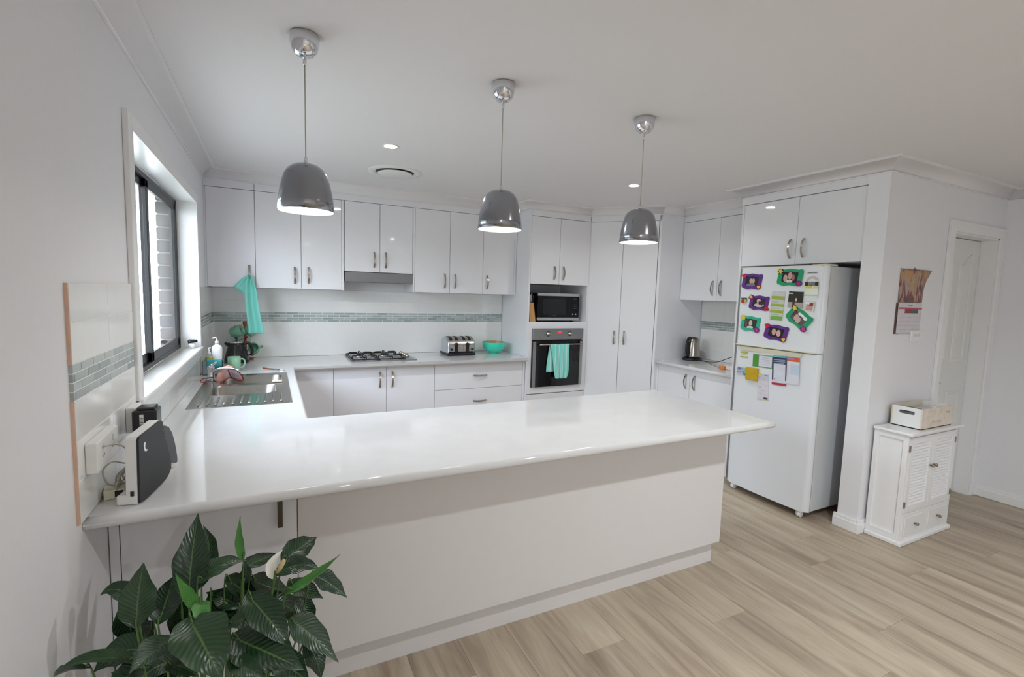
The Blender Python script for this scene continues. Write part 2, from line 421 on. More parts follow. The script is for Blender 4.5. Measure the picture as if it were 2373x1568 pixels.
bx('window_sill', mat('gloss_sill', 'e6e4de', .08, var=.01), (-.10, .02, WY0, WY1, WZ0, WZ0+.012), win)
bm = NB(); fy0, fy1, fz0, fz1 = WY0+.012, WY1-.012, WZ0+.012, WZ1-.012; fx0, fx1 = -.138, -.10
ft = .032
box(bm, fx0, fx1, fy0, fy1, fz0, fz0+.026, bev=.002); box(bm, fx0, fx1, fy0, fy1, fz1-.026, fz1, bev=.002)
box(bm, fx0, fx1, fy0, fy0+ft, fz0, fz1, bev=.002); box(bm, fx0, fx1, fy1-ft, fy1, fz0, fz1, bev=.002)
obj('window_frame', bm, mat('grey_window_aluminium', '2c2c2e', .45, var=.05), win)
def sash(y0, y1, x0, x1):
    bm = NB(); t = .05
    for d in ((y0, y1, fz0+.026, fz0+.026+t), (y0, y1, fz1-.026-t*.8, fz1-.026), (y0, y0+t, fz0+.026, fz1-.026), (y1-t, y1, fz0+.026, fz1-.026)):
        box(bm, x0, x1, *d, bev=.002)
    s = obj('sash', bm, WINB, win)
    g = NB(); box(g, (x0+x1)/2-.001, (x0+x1)/2+.001, y0+.04, y1-.04, fz0+.06, fz1-.06); obj('pane', g, GLASS, s)
sash(fy0+ft-.004, -1.73, -.136, -.121); sash(-1.80, fy1-ft+.004, -.119, -.1015)
# brick veneer outside the window: header bricks of the far reveal and a return
veneer = struct(bpy.data.objects.new('wall_outside', None)); COL.objects.link(veneer); veneer.location = (-.2, -.9, 0); WM[veneer.name] = Matrix.Translation(veneer.location)
bm = NB(); box(bm, -.215, -.145, -.86, .6, .2, 2.6); box(bm, -.215, -.145, -5.4, -2.72, .2, 2.6); box(bm, -.215, -.145, -2.72, -.86, .2, 1.02); box(bm, -.215, -.145, -2.72, -.86, 2.2, 2.6)
obj('mortar', bm, MORTAR, veneer)
for r_ in range(26):
    z = .3+.086*r_
    if not (.95 < z < 2.3): continue
    o = r_ % 2
    bx('brick', BRICKM[r_ % 3], (-.222, -.14, -.875, -.875+(.23 if o else .11), z, z+.076), veneer, bev=.004, seg=1)
    bx('brick', BRICKM[(r_+1) % 3], (-.222, -.14, -2.705, -2.705-(.23 if o else .11), z, z+.076), veneer, bev=.004, seg=1)
# garden seen through the window: ground, fence, hedge
bm = NB(); box(bm, -14, -.27, -14, 8, -.3, -.1)
lawn = obj('ground', bm, mat('lawn', 'a8a89c', .9, var=.3, scale=8), None, origin=(-6, -2, -.1)); struct(lawn)
struct(bx('sky_shade_eave', mat('sky_shade_soffit', 'd4d2ca', .8), (-.80, -.101, -9.2, 3.0, 2.40, 2.52)))  # unseen eave, added to shade the bricks and sill from the sky
fence = thing('garden_fence', 'pale slatted garden fence seen through the kitchen window', 'fence', (-3.2, 2, -.1))
for k in range(12):
    bx('fence_slat', mat('fence_cream', 'd8d6c8', .7, var=.05) if k == 0 else bpy.data.materials['fence_cream'], (-3.22, -3.2, -8, 7, -.05+k*.15, .09+k*.15), fence)
for k in range(6):
    bx('fence_post', bpy.data.materials['fence_cream'], (-3.29, -3.22, -7+k*2.6, -6.93+k*2.6, -.1, 1.75), fence)
hedge = NB()
for k in range(60):
    M = Matrix.Translation((-4.4+R_.uniform(-.5, .5), R_.uniform(-6, 7), R_.uniform(.3, 2.3))) @ Matrix.Diagonal((.5, .6, .5, 1))
    bmesh.ops.create_icosphere(hedge, subdivisions=2, radius=1, matrix=M)
for v in hedge.verts: v.co += Vector((R_.uniform(-.06, .06), R_.uniform(-.06, .06), R_.uniform(-.06, .06)))
setp(obj('hedge', hedge, mat('hedge_green', '4d6b3c', .9, var=.4, scale=12), None, origin=(-4.4, 0, -.1)), 'green hedge behind the pale garden fence', 'hedge')

# tiles --------------------------------------------------------------------
def tile_run(parent, axis, c, sgn, a0, a1, rows, joints, band, mos0, th=.009, edge=None, moff=0):
    """axis 'x': wall plane x=c, tiles along y; axis 'y': plane y=c, tiles along x. sgn: direction into the room"""
    def B(nm, m, p, q, z0, z1, t, bev=.001):
        if axis == 'x': d = (c, c+sgn*t, p, q, z0, z1)
        else: d = (p, q, c, c+sgn*t, z0, z1)
        return bx(nm, m, d, parent, bev=bev, seg=1)
    B('grout_bed', GROUT, a0+.0012, a1-.0012, rows[0][0], rows[-1][1], th-.0015, bev=0)
    js = sorted([j for j in joints if a0+.01 < j < a1-.01]); cuts = [a0]+js+[a1]
    for z0, z1 in rows:
        if (z0, z1) == band:
            for k in range(4):
                h = (z1-z0)/4; p = mos0+(.0518 if k % 2 else 0)+moff*k
                while p > a0: p -= .1036
                while p < a1:
                    u0, u1 = max(p+.0017, a0), min(p+.1036-.0017, a1)
                    if u1-u0 > .006: B('mosaic_tile', MOS, u0, u1, z0+h*k+.0017, z0+h*(k+1)-.0017, th-.0002, bev=.0004)
                    p += .1036
        else:
            for p, q in zip(cuts, cuts[1:]):
                B('tile', TILE, p+.0008, q-.0008, z0+.0008, z1-.0008, th, bev=.0008)
LR = [(.902, 1.017), (1.017, 1.126), (1.126, 1.235), (1.235, 1.331), (1.331, 1.441), (1.441, 1.542)]
tile_run(wall_left, 'x', 0, 1, -3.335, -2.712, LR, [-3.01, -2.703], (1.235, 1.331), -3.22)
bx('tile_edge', CLAY, (0, .0085, -3.3385, -3.3352, .902, 1.235), wall_left); bx('tile_edge', CLAY, (0, .0085, -3.3385, -3.3352, 1.331, 1.542), wall_left)
tile_run(wall_left, 'x', 0, 1, -2.712, -.83, [(.902, 1.017)], [-3.01+.308*k for k in range(8)], None, 0)
BR = [(.902, 1.01), (1.01, 1.116), (1.116, 1.222), (1.222, 1.314), (1.314, 1.422), (1.422, 1.528)]
tile_run(wall_left, 'x', 0, 1, -.815, -.01, BR, [-.62, -.31], (1.222, 1.314), -.5)
tile_run(wall_back, 'y', 0, -1, 0.0, 2.80, BR, [.31*k for k in range(1, 10)], (1.222, 1.314), .853)
tile_run(wall_kitchen, 'x', XK, -1, -2.10, -1.148, BR, [-1.45, -1.76, -2.07], (1.222, 1.314), -1.279)

# baseboards ---------------------------------------------------------------
def skirt(name, dims, prof_axis):
    x0, x1, y0, y1 = dims; bm = NB()
    box(bm, x0, x1, y0, y1, 0, .075, bev=.003)
    cx, cy = (x0+x1)/2, (y0+y1)/2
    return struct(obj(name, bm, TRIM, None, origin=(cx, cy, 0)))
def skirt2(name, x0, x1, y0, y1, inset):
    bm = NB(); box(bm, x0, x1, y0, y1, 0, .065, bev=.002)
    i = inset; box(bm, x0+i[0], x1+i[1], y0+i[2], y1+i[3], .06, .09, bev=.004)
    return struct(obj(name, bm, TRIM, None, origin=((x0+x1)/2, (y0+y1)/2, 0)))
skirt2('baseboard_hall', 3.982, 4.80, YN-.018, YN, (.006, 0, .006, 0))
skirt2('baseboard_nib', 3.982, 4.0, YN, YN+.15, (.006, 0, 0, 0))
skirt2('baseboard_right', XR-.016, XR, YR, YN-.01, (.006, 0, 0, 0))
skirt2('baseboard_left', 0, .016, YR, -3.1, (0, -.006, 0, 0))
skirt2('baseboard_rear', 0, 1.7, YR, YR+.016, (0, 0, 0, -.006))

# door_1 -------------------------------------------------------------------
door = struct(bpy.data.objects.new('door_1', None)); COL.objects.link(door); door.location = (5.24, YN+.1, 0); WM[door.name] = Matrix.Translation(door.location)
bm = NB(); aw = .075
box(bm, DX0-aw, DX0, YN-.018, YN, 0, DZ+aw, bev=.004); box(bm, DX0-.001, XR-.001, YN-.018, YN, DZ, DZ+aw, bev=.004); box(bm, DX1, XR-.001, YN-.018, YN, 0, DZ+.01, bev=.004)
box(bm, DX0-aw-.001, DX0-aw+.02, YN-.022, YN-.0005, .001, DZ+aw-.021, bev=.003); box(bm, DX0-aw-.001, XR-.002, YN-.022, YN-.0005, DZ+aw-.02, DZ+aw+.001, bev=.003)
obj('architrave', bm, TRIM, door)
bm = NB()
box(bm, DX0, DX0+.012, YN-.002, YN+.12, 0, DZ); box(bm, DX1-.012, DX1, YN-.002, YN+.12, 0, DZ); box(bm, DX0, DX1, YN-.002, YN+.12, DZ-.012, DZ)
obj('door_jamb', bm, TRIM, door)
dy = YN+.10
leaf = bx('door_leaf', mat('door_paint', 'e2e3e0', .4, var=.01), (DX0+.016, DX1-.016, dy, dy+.038, .012, DZ-.016), door, bev=.002)
def arch_panel(x0, x1, z0, z1, side):
    # raised field with an arched shoulder rising to the door's centre line
    pts = [(x0, z0), (x1, z0)]
    n = 10; rise = .10
    if side:
        top = [(x1 + (x0-x1)*t, z1 + rise*(math.sin((t-.5)*PI)*-.5-.5 + 1)*1.0 - rise) for t in [k/n for k in range(n+1)]] if side < 0 else [(x1 + (x0-x1)*t, z1 + rise*(math.sin((t-.5)*PI)*.5+.5) - rise) for t in [k/n for k in range(n+1)]]
    else: top = [(x1, z1), (x0, z1)]
    pts += top
    M = Matrix(((1, 0, 0, 0), (0, 0, 1, 0), (0, 1, 0, 0), (0, 0, 0, 1)))
    cx = sum(p[0] for p in pts)/len(pts); cz = sum(p[1] for p in pts)/len(pts)
    def sc_(f): return [(cx+(x-cx)*(1-f/abs(x1-x0)*2), cz+(z-cz)*(1-f/abs(z1-z0)*2)) for x, z in pts]
    bm = NB()
    outer = pts; o2 = sc_(.018); o3 = sc_(.03)
    layers = [(outer, dy-.0005), (sc_(.006), dy-.007), (o2, dy-.007), (o3, dy-.001), (sc_(.055), dy-.006)]
    prev = None
    for P, y in layers:
        cur = [bm.verts.new((x, y, z)) for x, z in P]
        if prev:
            for i in range(len(cur)):
                j = (i+1) % len(cur); bm.faces.new((prev[i], prev[j], cur[j], cur[i]))
        prev = cur
    bm.faces.new(prev)
    obj('door_panel', bm, bpy.data.materials['door_paint'], door)
mx_ = (DX0+DX1)/2
arch_panel(DX0+.11, mx_-.045, 1.10, 1.97, 1); arch_panel(mx_+.045, DX1-.11, 1.10, 1.97, -1)
arch_panel(DX0+.11, mx_-.045, .20, .87, 0); arch_panel(mx_+.045, DX1-.11, .20, .87, 0)
bm = NB(); lathe(bm, [(.026, 0), (.026, .008), (.01, .012), (.01, .045), (0, .045)], 20, Matrix.Translation((DX0+.07, dy, .96)) @ Matrix.Rotation(PI/2, 4, 'X'))
tube(bm, [(DX0+.07, dy-.045, .96), (DX0+.12, dy-.05, .96), (DX0+.185, dy-.045, .958)], [.009, .009, .006], 10)
obj('door_handle', bm, mat('satin_lever', 'aab0bb', .2, 1, var=.02), door)

# ------------------------------------------------------------------ cabinets
def handle_bm(c, out, along, L=.145, wd=.015, bow=.03):
    out = Vector(out).normalized(); along = Vector(along).normalized(); side = out.cross(along); bm = NB(); rows = []
    n = 14
    for i in range(n+1):
        t = i/n*2-1; d = bow*(1-t*t)**.5*.92+.0 if abs(t) < 1 else 0
        d = bow*math.cos(t*PI/2)**.75 if abs(t) < 1 else 0
        p = Vector(c)+along*(t*L/2)+out*(d+.0005)
        nrm = Vector((0, 0, 0))+out
        rows.append([bm.verts.new(p+side*s*wd/2+out*h) for s, h in ((-1, 0), (1, 0), (1, .0035), (-1, .0035))])
    for a, b in zip(rows, rows[1:]):
        for k in range(4):
            j = (k+1) % 4; bm.faces.new((a[k], a[j], b[j], b[k]))
    bm.faces.new(rows[0][::-1]); bm.faces.new(rows[-1])
    return bm
def cab(name, label, x0, x1, y0, y1, z0, z1, group=None, open_front=None, m=CARC):
    t = thing(name, label, 'cabinet', ((x0+x1)/2, (y0+y1)/2, z0), group=group)
    bx('carcass', m, (x0, x1, y0, y1, z0, z1), t, bev=.0008, seg=1)
    return t
def doorY(t, x0, x1, z0, z1, yf, hx=None, hz=None, nm='door', th=.018, horiz=False, lab=None):
    g = .0018
    d = bx(nm, LAM, (x0+g, x1-g, yf, yf+th, z0+g, z1-g), t, bev=.0012)
    if hx is not None:
        obj('handle', handle_bm((hx, yf, hz), (0, -1, 0), (1, 0, 0) if horiz else (0, 0, 1)), NICKEL, d)
    return d
def doorX(t, y0, y1, z0, z1, xf, hy=None, hz=None, nm='door', th=.018):
    g = .0018
    d = bx(nm, LAM, (xf, xf+th, min(y0, y1)+g, max(y0, y1)-g, z0+g, z1-g), t, bev=.0012)
    if hy is not None: obj('handle', handle_bm((xf, hy, hz), (-1, 0, 0), (0, 0, 1)), NICKEL, d)
    return d
YU = -.326; UB = 1.531
G_U = 'wall cabinets along the back wall'
c1 = cab('wall_cabinet', 'single-door white wall cabinet in the corner beside the window, aqua towel on its handle', .012, .359, YU+.02, -.001, UB+.002, UT, G_U)
doorY(c1, .012, .359, UB, UT, YU, .312, 1.647); bx('filler_strip', LAM, (.001, .0125, YU+.001, YU+.019, UB, UT), c1)
c2 = cab('wall_cabinet', 'two-door white wall cabinet between the corner cabinet and the range hood cabinet', .359, 1.066, YU+.02, -.001, UB+.002, UT, G_U)
doorY(c2, .359, .711, UB, UT, YU, .659, 1.647); doorY(c2, .711, 1.046, UB, UT, YU, .768, 1.651)
bx('end_panel', LAM, (1.047, 1.065, YU, -.001, UB, UT), c2, bev=.001)
c3 = cab('wall_cabinet', 'short two-door white cabinet above the steel range hood', 1.067, 1.70, YU+.02, -.001, 1.705, UT, G_U)
doorY(c3, 1.072, 1.383, 1.703, UT, YU, 1.33, 1.82); doorY(c3, 1.383, 1.692, 1.703, UT, YU, 1.436, 1.82)
c4 = cab('wall_cabinet', 'two-door white wall cabinet right of the range hood, above the toaster', 1.70, 2.424, YU+.02, -.001, UB+.002, UT, G_U)
bx('end_panel', LAM, (1.695, 1.712, YU, -.001, UB, UT), c4, bev=.001)
doorY(c4, 1.713, 2.067, UB, UT, YU, 2.013, 1.651); doorY(c4, 2.067, 2.424, UB, UT, YU, 2.121, 1.652)
c5 = cab('wall_cabinet', 'single-door white wall cabinet beside the tall oven cabinet, above the bowl', 2.424, 2.803, YU+.02, -.001, UB+.002, UT, G_U)
doorY(c5, 2.424, 2.780, UB, UT, YU, 2.472, 1.653)
bx('filler_strip', LAM, (2.7805, 2.8035, YU, YU+.018, UB, UT), c5, bev=.001)
# bulkhead above the wall cabinets
bm = NB(); box(bm, .001, .3575, YU, -.001, UT+.002, H); box(bm, .3605, 2.806, YU, -.001, UT+.002, H)
struct(obj('trim_12', bm, LAM, None, origin=(1.4, YU, UT)))
# range hood
hood = thing('range_hood', 'slim slide-out stainless steel range hood under the short cabinet', 'range hood', (1.38, -.2, 1.61))
bx('hood_front', mat('hood_steel', '8e9093', .42, .9, var=.05, scale=40, stretch=(.1, 1, 8)), (1.073, 1.692, YU-.004, YU+.02, 1.612, 1.70), hood, bev=.002)
bx('hood_body', mat('hood_grey', '8c8a86', .4, .6), (1.078, 1.69, YU+.02, -.01, 1.62, 1.70), hood, bev=.002)
bx('grease_filter', mat('filter_mesh', '77756f', .5, .8, var=.2, scale=200), (1.12, 1.65, YU+.05, -.05, 1.612, 1.62), hood)

# tall oven cabinet
TY = -.611; TX0, TX1 = 2.807, 3.542
tw = thing('oven_cabinet', 'tall white cabinet housing the oven and microwave niche', 'cabinet', (3.17, -.3, 0))
bx('side_panel', LAM, (TX0, TX0+.018, TY, -.001, 0, H-.07), tw, bev=.001)
bx('side_panel', LAM, (TX1-.018, TX1, TY+.019, -.001, 0, H-.07), tw, bev=.001)
bx('top_filler', LAM, (TX0+.018, TX1-.001, TY, TY+.018, UT+.002, CB+.05), tw, bev=.001)
bx('back_panel', CARC, (TX0+.018, TX1-.018, -.06, -.001, 0, UT), tw)
bx('upper_box', CARC, (TX0+.018, TX1-.018, TY+.02, -.06, 1.654, UT), tw)
doorY(tw, TX0+.018, 3.166, 1.651, UT, TY, 3.104, 1.768); doorY(tw, 3.166, TX1-.002, 1.651, UT, TY, 3.214, 1.77)
bx('niche_edge', LAM, (TX1-.018, TX1-.002, TY, TY+.0185, 1.2255, 1.650), tw)
bx('shelf', LAM, (TX0+.018, TX1-.018, TY, -.06, 1.225, 1.262), tw, bev=.001)
bm = NB()
box(bm, TX0+.018, 2.866, TY, TY+.018, .512, 1.225, bev=.0005, seg=1); box(bm, 3.487, TX1-.002, TY, TY+.018, .512, 1.225, bev=.0005, seg=1)
box(bm, 2.866, 3.487, TY, TY+.018, 1.194, 1.225, bev=.0005, seg=1); box(bm, 2.866, 3.487, TY, TY+.018, .512, .58, bev=.0005, seg=1)
obj('oven_surround', bm, LAM, tw)
doorY(tw, TX0+.018, TX1-.002, .10, .506, TY, 3.17, .42, nm='drawer', horiz=True)
bx('kickboard', LAM, (TX0+.018, TX1-.018, TY+.05, TY+.066, 0, .098), tw)

# pantry (corner, doors at an angle)
A = Vector((3.545, -.611)); Bp = Vector((4.040, -1.143)); dv = (Bp-A); Lp = dv.length; ang = math.atan2(dv.y, dv.x)
pan = thing('corner_pantry', 'tall white corner pantry with two full-height doors set at an angle', 'cabinet', (A.x, A.y, 0), ang)
# local: x along the doors, -y towards the room
bm = NB(); box(bm, .002, Lp-.03, .02, .03, .0, 2.33); obj('face_frame', bm, CARC, pan, local=True)
bmw = NB(); box(bmw, 4.042, 4.676, -1.143, -1.125, 0, CB+.05, bev=.001); obj('side_panel', bmw, LAM, pan)
box_ = NB(); box(box_, Lp-.024, Lp, 0, .018, 0, 2.40, bev=.001); obj('filler_strip', box_, LAM, pan, local=True)
box_ = NB(); box(box_, -.010, .0035, .003, .02, 0, UT); obj('corner_post', box_, LAM, pan, local=True)
box_ = NB(); box(box_, 0, Lp-.001, 0, .018, UT+.002, 2.40, bev=.001); obj('top_filler', box_, LAM, pan, local=True)
def doorL(t, x0, x1, z0, z1, hx, hz):
    b = NB(); box(b, x0+.0025, x1-.0025, 0, .018, z0, z1-.002, bev=.0012); d = obj('door', b, LAM, t, local=True)
    obj('handle', handle_bm((hx, 0, hz), (0, -1, 0), (0, 0, 1)), NICKEL, d, local=True)
mj = .348
doorL(pan, .002, mj, .102, UT, mj-.052, 1.112); doorL(pan, mj, Lp-.026, .102, UT, mj+.052, 1.112)
box_ = NB(); box(box_, 0, Lp, .06, .076, 0, .10); obj('kickboard', box_, LAM, pan, local=True)

# right-hand wall cabinet
XU = 4.341
ru = cab('wall_cabinet', 'two-door white wall cabinet above the kettle, between pantry and fridge', XU+.02, XK-.001, -2.10, -1.145, UB+.002, UT)
doorX(ru, -1.146, -1.609, UB, UT, XU, -1.563, 1.655); doorX(ru, -1.609, -2.08, UB, UT, XU, -1.660, 1.655)
bm = NB(); box(bm, XU, XK, -2.10, -1.144, UT+.002, H); box(bm, 4.003, XK, YN+.13, -2.103, UT+.002, H)
struct(obj('trim_13', bm, LAM, None, origin=(4.4, -2, UT)))
# over-fridge cabinet and its gable
XF = 4.015; FBZ = 1.828
of = cab('wall_cabinet', 'deep two-door white cabinet directly above the fridge', XF+.02, XK-.001, YN+.132, -2.125, FBZ+.002, UT)
doorX(of, -2.122, -2.59, FBZ, UT, XF, -2.547, 1.947); doorX(of, -2.59, YN+.13, FBZ, UT, XF, -2.650, 1.947)
bx('gable_panel', LAM, (XF, XK-.001, -2.121, -2.103, 0, UT), of, bev=.001)
# right base cabinet + worktop
XB = 4.078
rb = cab('base_cabinet', 'two-door white base cabinet under the kettle worktop', XB+.02, XK-.001, -2.10, -1.145, .10, .862)
doorX(rb, -1.166, -1.592, .105, .862, XB, -1.549, .745); doorX(rb, -1.592, -2.10, .105, .862, XB, -1.655, .745)
bx('filler_strip', LAM, (XB, XB+.018, -1.1645, -1.1445, .105, .862), rb)
bx('kickboard', LAM, (XB+.05, XB+.066, -2.10, -1.145, 0, .098), rb)
def bullnose(x0, x1, y0, y1, z1, edges, r=.016, th=.036):
    """slab with rounded noses on the named sides"""
    bm = NB(); vs = box(bm, x0, x1, y0, y1, z1-th, z1)
    es = []
    for e in bm.edges:
        a, b = e.verts[0].co, e.verts[1].co
        if abs(a.z-b.z) > 1e-5: continue
        for s in edges:
            k, v = {'x0': (0, x0), 'x1': (0, x1), 'y0': (1, y0), 'y1': (1, y1)}[s]
            if abs(a[k]-v) < 1e-6 and abs(b[k]-v) < 1e-6: es.append(e)
    r_ = bmesh.ops.bevel(bm, geom=es, offset=r, segments=5, affect='EDGES', profile=.5)
    for f in r_['faces']: f.smooth = True
    return bm
o = obj('worktop', bullnose(4.036, XK-.001, -2.10, -1.145, BT, ['x0']), BENCH, None, origin=(4.36, -1.62, .864)); setp(o, 'short white worktop under the kettle between pantry and fridge', 'worktop')

# U-shaped benchtop
xs = [.001, .10, .535, .63, 2.80, 2.8995]; 
SY0, SY1 = -1.965, -.975
ysr = [-3.30, -2.372, SY0, SY1, -.672, -.001]
def filled(i, j):
    xm = (xs[i]+xs[i+1])/2; ym = (ysr[j]+ysr[j+1])/2
    if ym < -2.372: return True
    if xm < .63: return not (.10 < xm < .535 and SY0 < ym < SY1)
    if ym > -.672: return xm < 2.80
    return False
bm = NB(); vg = {}
def V(i, j):
    if (i, j) not in vg: vg[(i, j)] = bm.verts.new((xs[i], ysr[j], BT))
    return vg[(i, j)]
for i in range(len(xs)-1):
    for j in range(len(ysr)-1):
        if filled(i, j): bm.faces.new((V(i, j), V(i+1, j), V(i+1, j+1), V(i, j+1)))
top = list(bm.faces)
r = bmesh.ops.extrude_face_region(bm, geom=top)
nv = [g for g in r['geom'] if isinstance(g, bmesh.types.BMVert)]
bmesh.ops.translate(bm, vec=(0, 0, -.036), verts=nv)
bmesh.ops.recalc_face_normals(bm, faces=bm.faces)
es = []
for e in bm.edges:
    a, b = e.verts[0].co, e.verts[1].co
    if abs(a.z-b.z) > 1e-5 or len(e.link_faces) != 2: continue
    if abs(e.link_faces[0].normal.dot(e.link_faces[1].normal)) > .5: continue
    m_ = (a+b)/2
    if m_.x < .01 or m_.y > -.01 or (m_.x > 2.79 and m_.y > -.7): continue
    if .09 < m_.x < .54 and SY0-.01 < m_.y < SY1+.01: continue
    es.append(e)
r = bmesh.ops.bevel(bm, geom=es, offset=.0165, segments=6, affect='EDGES', profile=.5)
for f in r['faces']: f.smooth = True
bench = obj('benchtop', bm, BENCH, None, origin=(1.5, -1.8, .864)); setp(bench, 'white glossy U-shaped benchtop with rounded nose, running into the long peninsula', 'worktop')

# back base cabinets
YB = -.60
G_B = 'base cabinets along the back wall'
b1 = cab('base_cabinet', 'blank white corner base cabinet panel next to the sink run', .62, .941, YB+.02, -.012, .10, .862, G_B)
doorY(b1, .58, .941, .105, .862, YB, nm='panel')
bx('kickboard', LAM, (.6, .941, YB+.05, YB+.066, 0, .098), b1)
b2 = cab('base_cabinet', 'two-door white base cabinet below the gas cooktop', .942, 1.841, YB+.02, -.012, .10, .862, G_B)
doorY(b2, .941, 1.391, .105, .862, YB, 1.332, .743); doorY(b2, 1.391, 1.841, .105, .862, YB, 1.442, .742)
bx('kickboard', LAM, (.942, 1.841, YB+.05, YB+.066, 0, .098), b2)
b3 = cab('drawer_unit', 'white drawer unit below the toaster and bowl', 1.842, 2.79, YB+.02, -.012, .10, .862, G_B)
for z0, z1, hz in ((.611, .862, .738), (.36, .611, .486), (.105, .36, .24)):
    doorY(b3, 1.841, 2.776, z0, z1, YB, 2.305, hz, nm='drawer', horiz=True)
bx('end_panel', LAM, (2.778, 2.8, YB-.0, -.012, .0, .862), b3, bev=.001)
bx('kickboard', LAM, (1.842, 2.776, YB+.05, YB+.066, 0, .098), b3)
# sink run base
b4 = thing('base_cabinet', 'white base cabinet under the sink facing into the kitchen', 'cabinet', (.3, -1.5, 0))
bx('carcass', CARC, (.012, .575, -2.40, -.61, .10, .70), b4)
bx('apron', CARC, (.562, .58, -2.40, -.61, .70, .862), b4)
for k in range(3):
    y0 = -2.36+.58*k; g = NB(); box(g, .578, .596, y0+.002, y0+.578, .105, .862, bev=.001); d = obj('door', g, LAM, b4)
    obj('handle', handle_bm((.596, y0+(.53 if k % 2 else .05), .745), (1, 0, 0), (0, 0, 1)), NICKEL, d)
bx('kickboard', LAM, (.53, .546, -2.40, -.61, 0, .098), b4)
# peninsula base
pn = thing('peninsula_base', 'long white cabinet base of the peninsula with smooth back panel', 'cabinet', (1.4, -2.7, 0))
YP = -3.09; PX = 2.785
bx('back_panel', mat('matt_white_board', 'dad7d6', .42, var=.006), (.5455, PX, YP, YP+.018, .147, .862), pn, bev=.001)
d = bx('door', LAM, (.031, .5425, YP, YP+.018, .147, .862), pn, bev=.001)
g = NB(); box(g, .479, .496, YP-.034, YP-.028, .70, .83, bev=.002); box(g, .482, .493, YP-.03, YP+.001, .705, .713); box(g, .482, .493, YP-.03, YP+.001, .817, .825); obj('handle', g, mat('bronze_handle', '6a6358', .35, 1, var=.1), d)
bx('filler_strip', LAM, (.003, .0285, YP, YP+.018, .147, .862), pn, bev=.001)
bx('end_panel', bpy.data.materials['matt_white_board'], (PX-.018, PX, YP+.0185, -2.42, .147, .862), pn, bev=.001)
bx('carcass', CARC, (.012, PX-.02, YP+.02, -2.42, .147, .862), pn)
bx('kickboard', bpy.data.materials['matt_white_board'], (.003, PX-.0, -3.038, -3.02, 0, .1465), pn, bev=.001)
bx('kickboard', bpy.data.materials['matt_white_board'], (PX-.018, PX, -3.02, -2.5, 0, .1465), pn)

# ------------------------------------------------------------------ sink, tap
sk = thing('kitchen_sink', 'double-bowl stainless steel sink with ridged drainer set in the benchtop', 'sink', (.315, -1.47, .9))
bm = NB()
def rrect(x0, x1, y0, y1, r, n=6):
    P = []
    for cx, cy, a0 in ((x1-r, y1-r, 0), (x0+r, y1-r, PI/2), (x0+r, y0+r, PI), (x1-r, y0+r, 3*PI/2)):
        for k in range(n+1): a = a0+PI/2*k/n; P.append((cx+r*math.cos(a), cy+r*math.sin(a)))
    return P
# deck built as a lattice with round-cornered bowl openings
SX0, SX1, DY0, DY1 = .065, .568, -2.0, -.945
bowls = [(.135, .49, -1.70, -1.40, .06), (.16, .53, -1.34, -1.03, .06)]
outer = [bm.verts.new((x, y, .9035)) for x, y in rrect(SX0, SX1, DY0, DY1, .012, 3)]
loops = [outer]
for b in bowls: loops.append([bm.verts.new((x, y, .9035)) for x, y in rrect(*b)])
ed = []
for lp in loops:
    for i in range(len(lp)): ed.append(bm.edges.new((lp[i], lp[(i+1) % len(lp)])))
bmesh.ops.triangle_fill(bm, use_beauty=True, use_dissolve=False, edges=ed)
for f in list(bm.faces):
    c = f.calc_center_median()
    for b in bowls:
        if b[0] < c.x < b[1] and b[2] < c.y < b[3] and all(any(abs(v.co.x-q.co.x) < 1e-6 and abs(v.co.y-q.co.y) < 1e-6 for q in loops[1+bowls.index(b)]) for v in f.verts):
            bm.faces.remove(f); break
rim = [bm.verts.new((v.co.x+(.003 if v.co.x > .3 else -.003), v.co.y+(.003 if v.co.y > -1.47 else -.003), .9002)) for v in outer]
for i in range(len(outer)):
    j = (i+1) % len(outer); bm.faces.new((outer[i], outer[j], rim[j], rim[i]))
obj('sink_deck', bm, SINKM, sk)
for b in bowls:
    bm = NB(); prev = None
    for inset, z in ((0, .9036), (.004, .8985), (.012, .80), (.03, .765), (.06, .755)):
        cur = [bm.verts.new((x, y, z)) for x, y in rrect(b[0]+inset, b[1]-inset, b[2]+inset, b[3]-inset, max(.02, b[4]-inset*.3))]
        if prev:
            for i in range(len(cur)):
                j = (i+1) % len(cur); f = bm.faces.new((prev[i], prev[j], cur[j], cur[i])); f.smooth = True
        prev = cur
    bm.faces.new(prev)
    bo = obj('sink_bowl', bm, mat('sink_bowl_shaded_steel', '8d8a84', .32, 1, var=.05, scale=30) if b is bowls[0] else bpy.data.materials['sink_bowl_shaded_steel'], sk)  # darker copy of the sink steel: bowl shade put into the colour
    g = NB(); lathe(g, [(.04, .756), (.042, .759), (.03, .759), (.028, .757), (0, .757)], 20, Matrix.Translation(((b[0]+b[1])/2, (b[2]+b[3])/2, 0))); obj('drain', g, CHROME, bo)
for k in range(11):
    g = NB(); x = .115+.040*k
    tube(g, [(x, -1.965, .9035), (x, -1.95, .906), (x, -1.775, .906), (x, -1.755, .9035)], .0055, 8); obj('drainer_ridge', g, SINKM, sk)
tap = thing('kitchen_tap', 'chrome mixer tap standing at the wall side of the sink', 'tap', (.10, -1.16, .9035))
bm = NB(); lathe(bm, [(.026, 0), (.026, .010), (.020, .014), (.019, .075), (.022, .085), (.02, .098), (0, .10)], 24); obj('tap_body', bm, CHROME, tap, local=True)
bm = NB(); tube(bm, catmull([(0, 0, .05), (.05, -.02, .078), (.12, -.05, .085), (.16, -.065, .075), (.168, -.067, .06)]), .010, 12); obj('spout', bm, CHROME, tap, local=True)
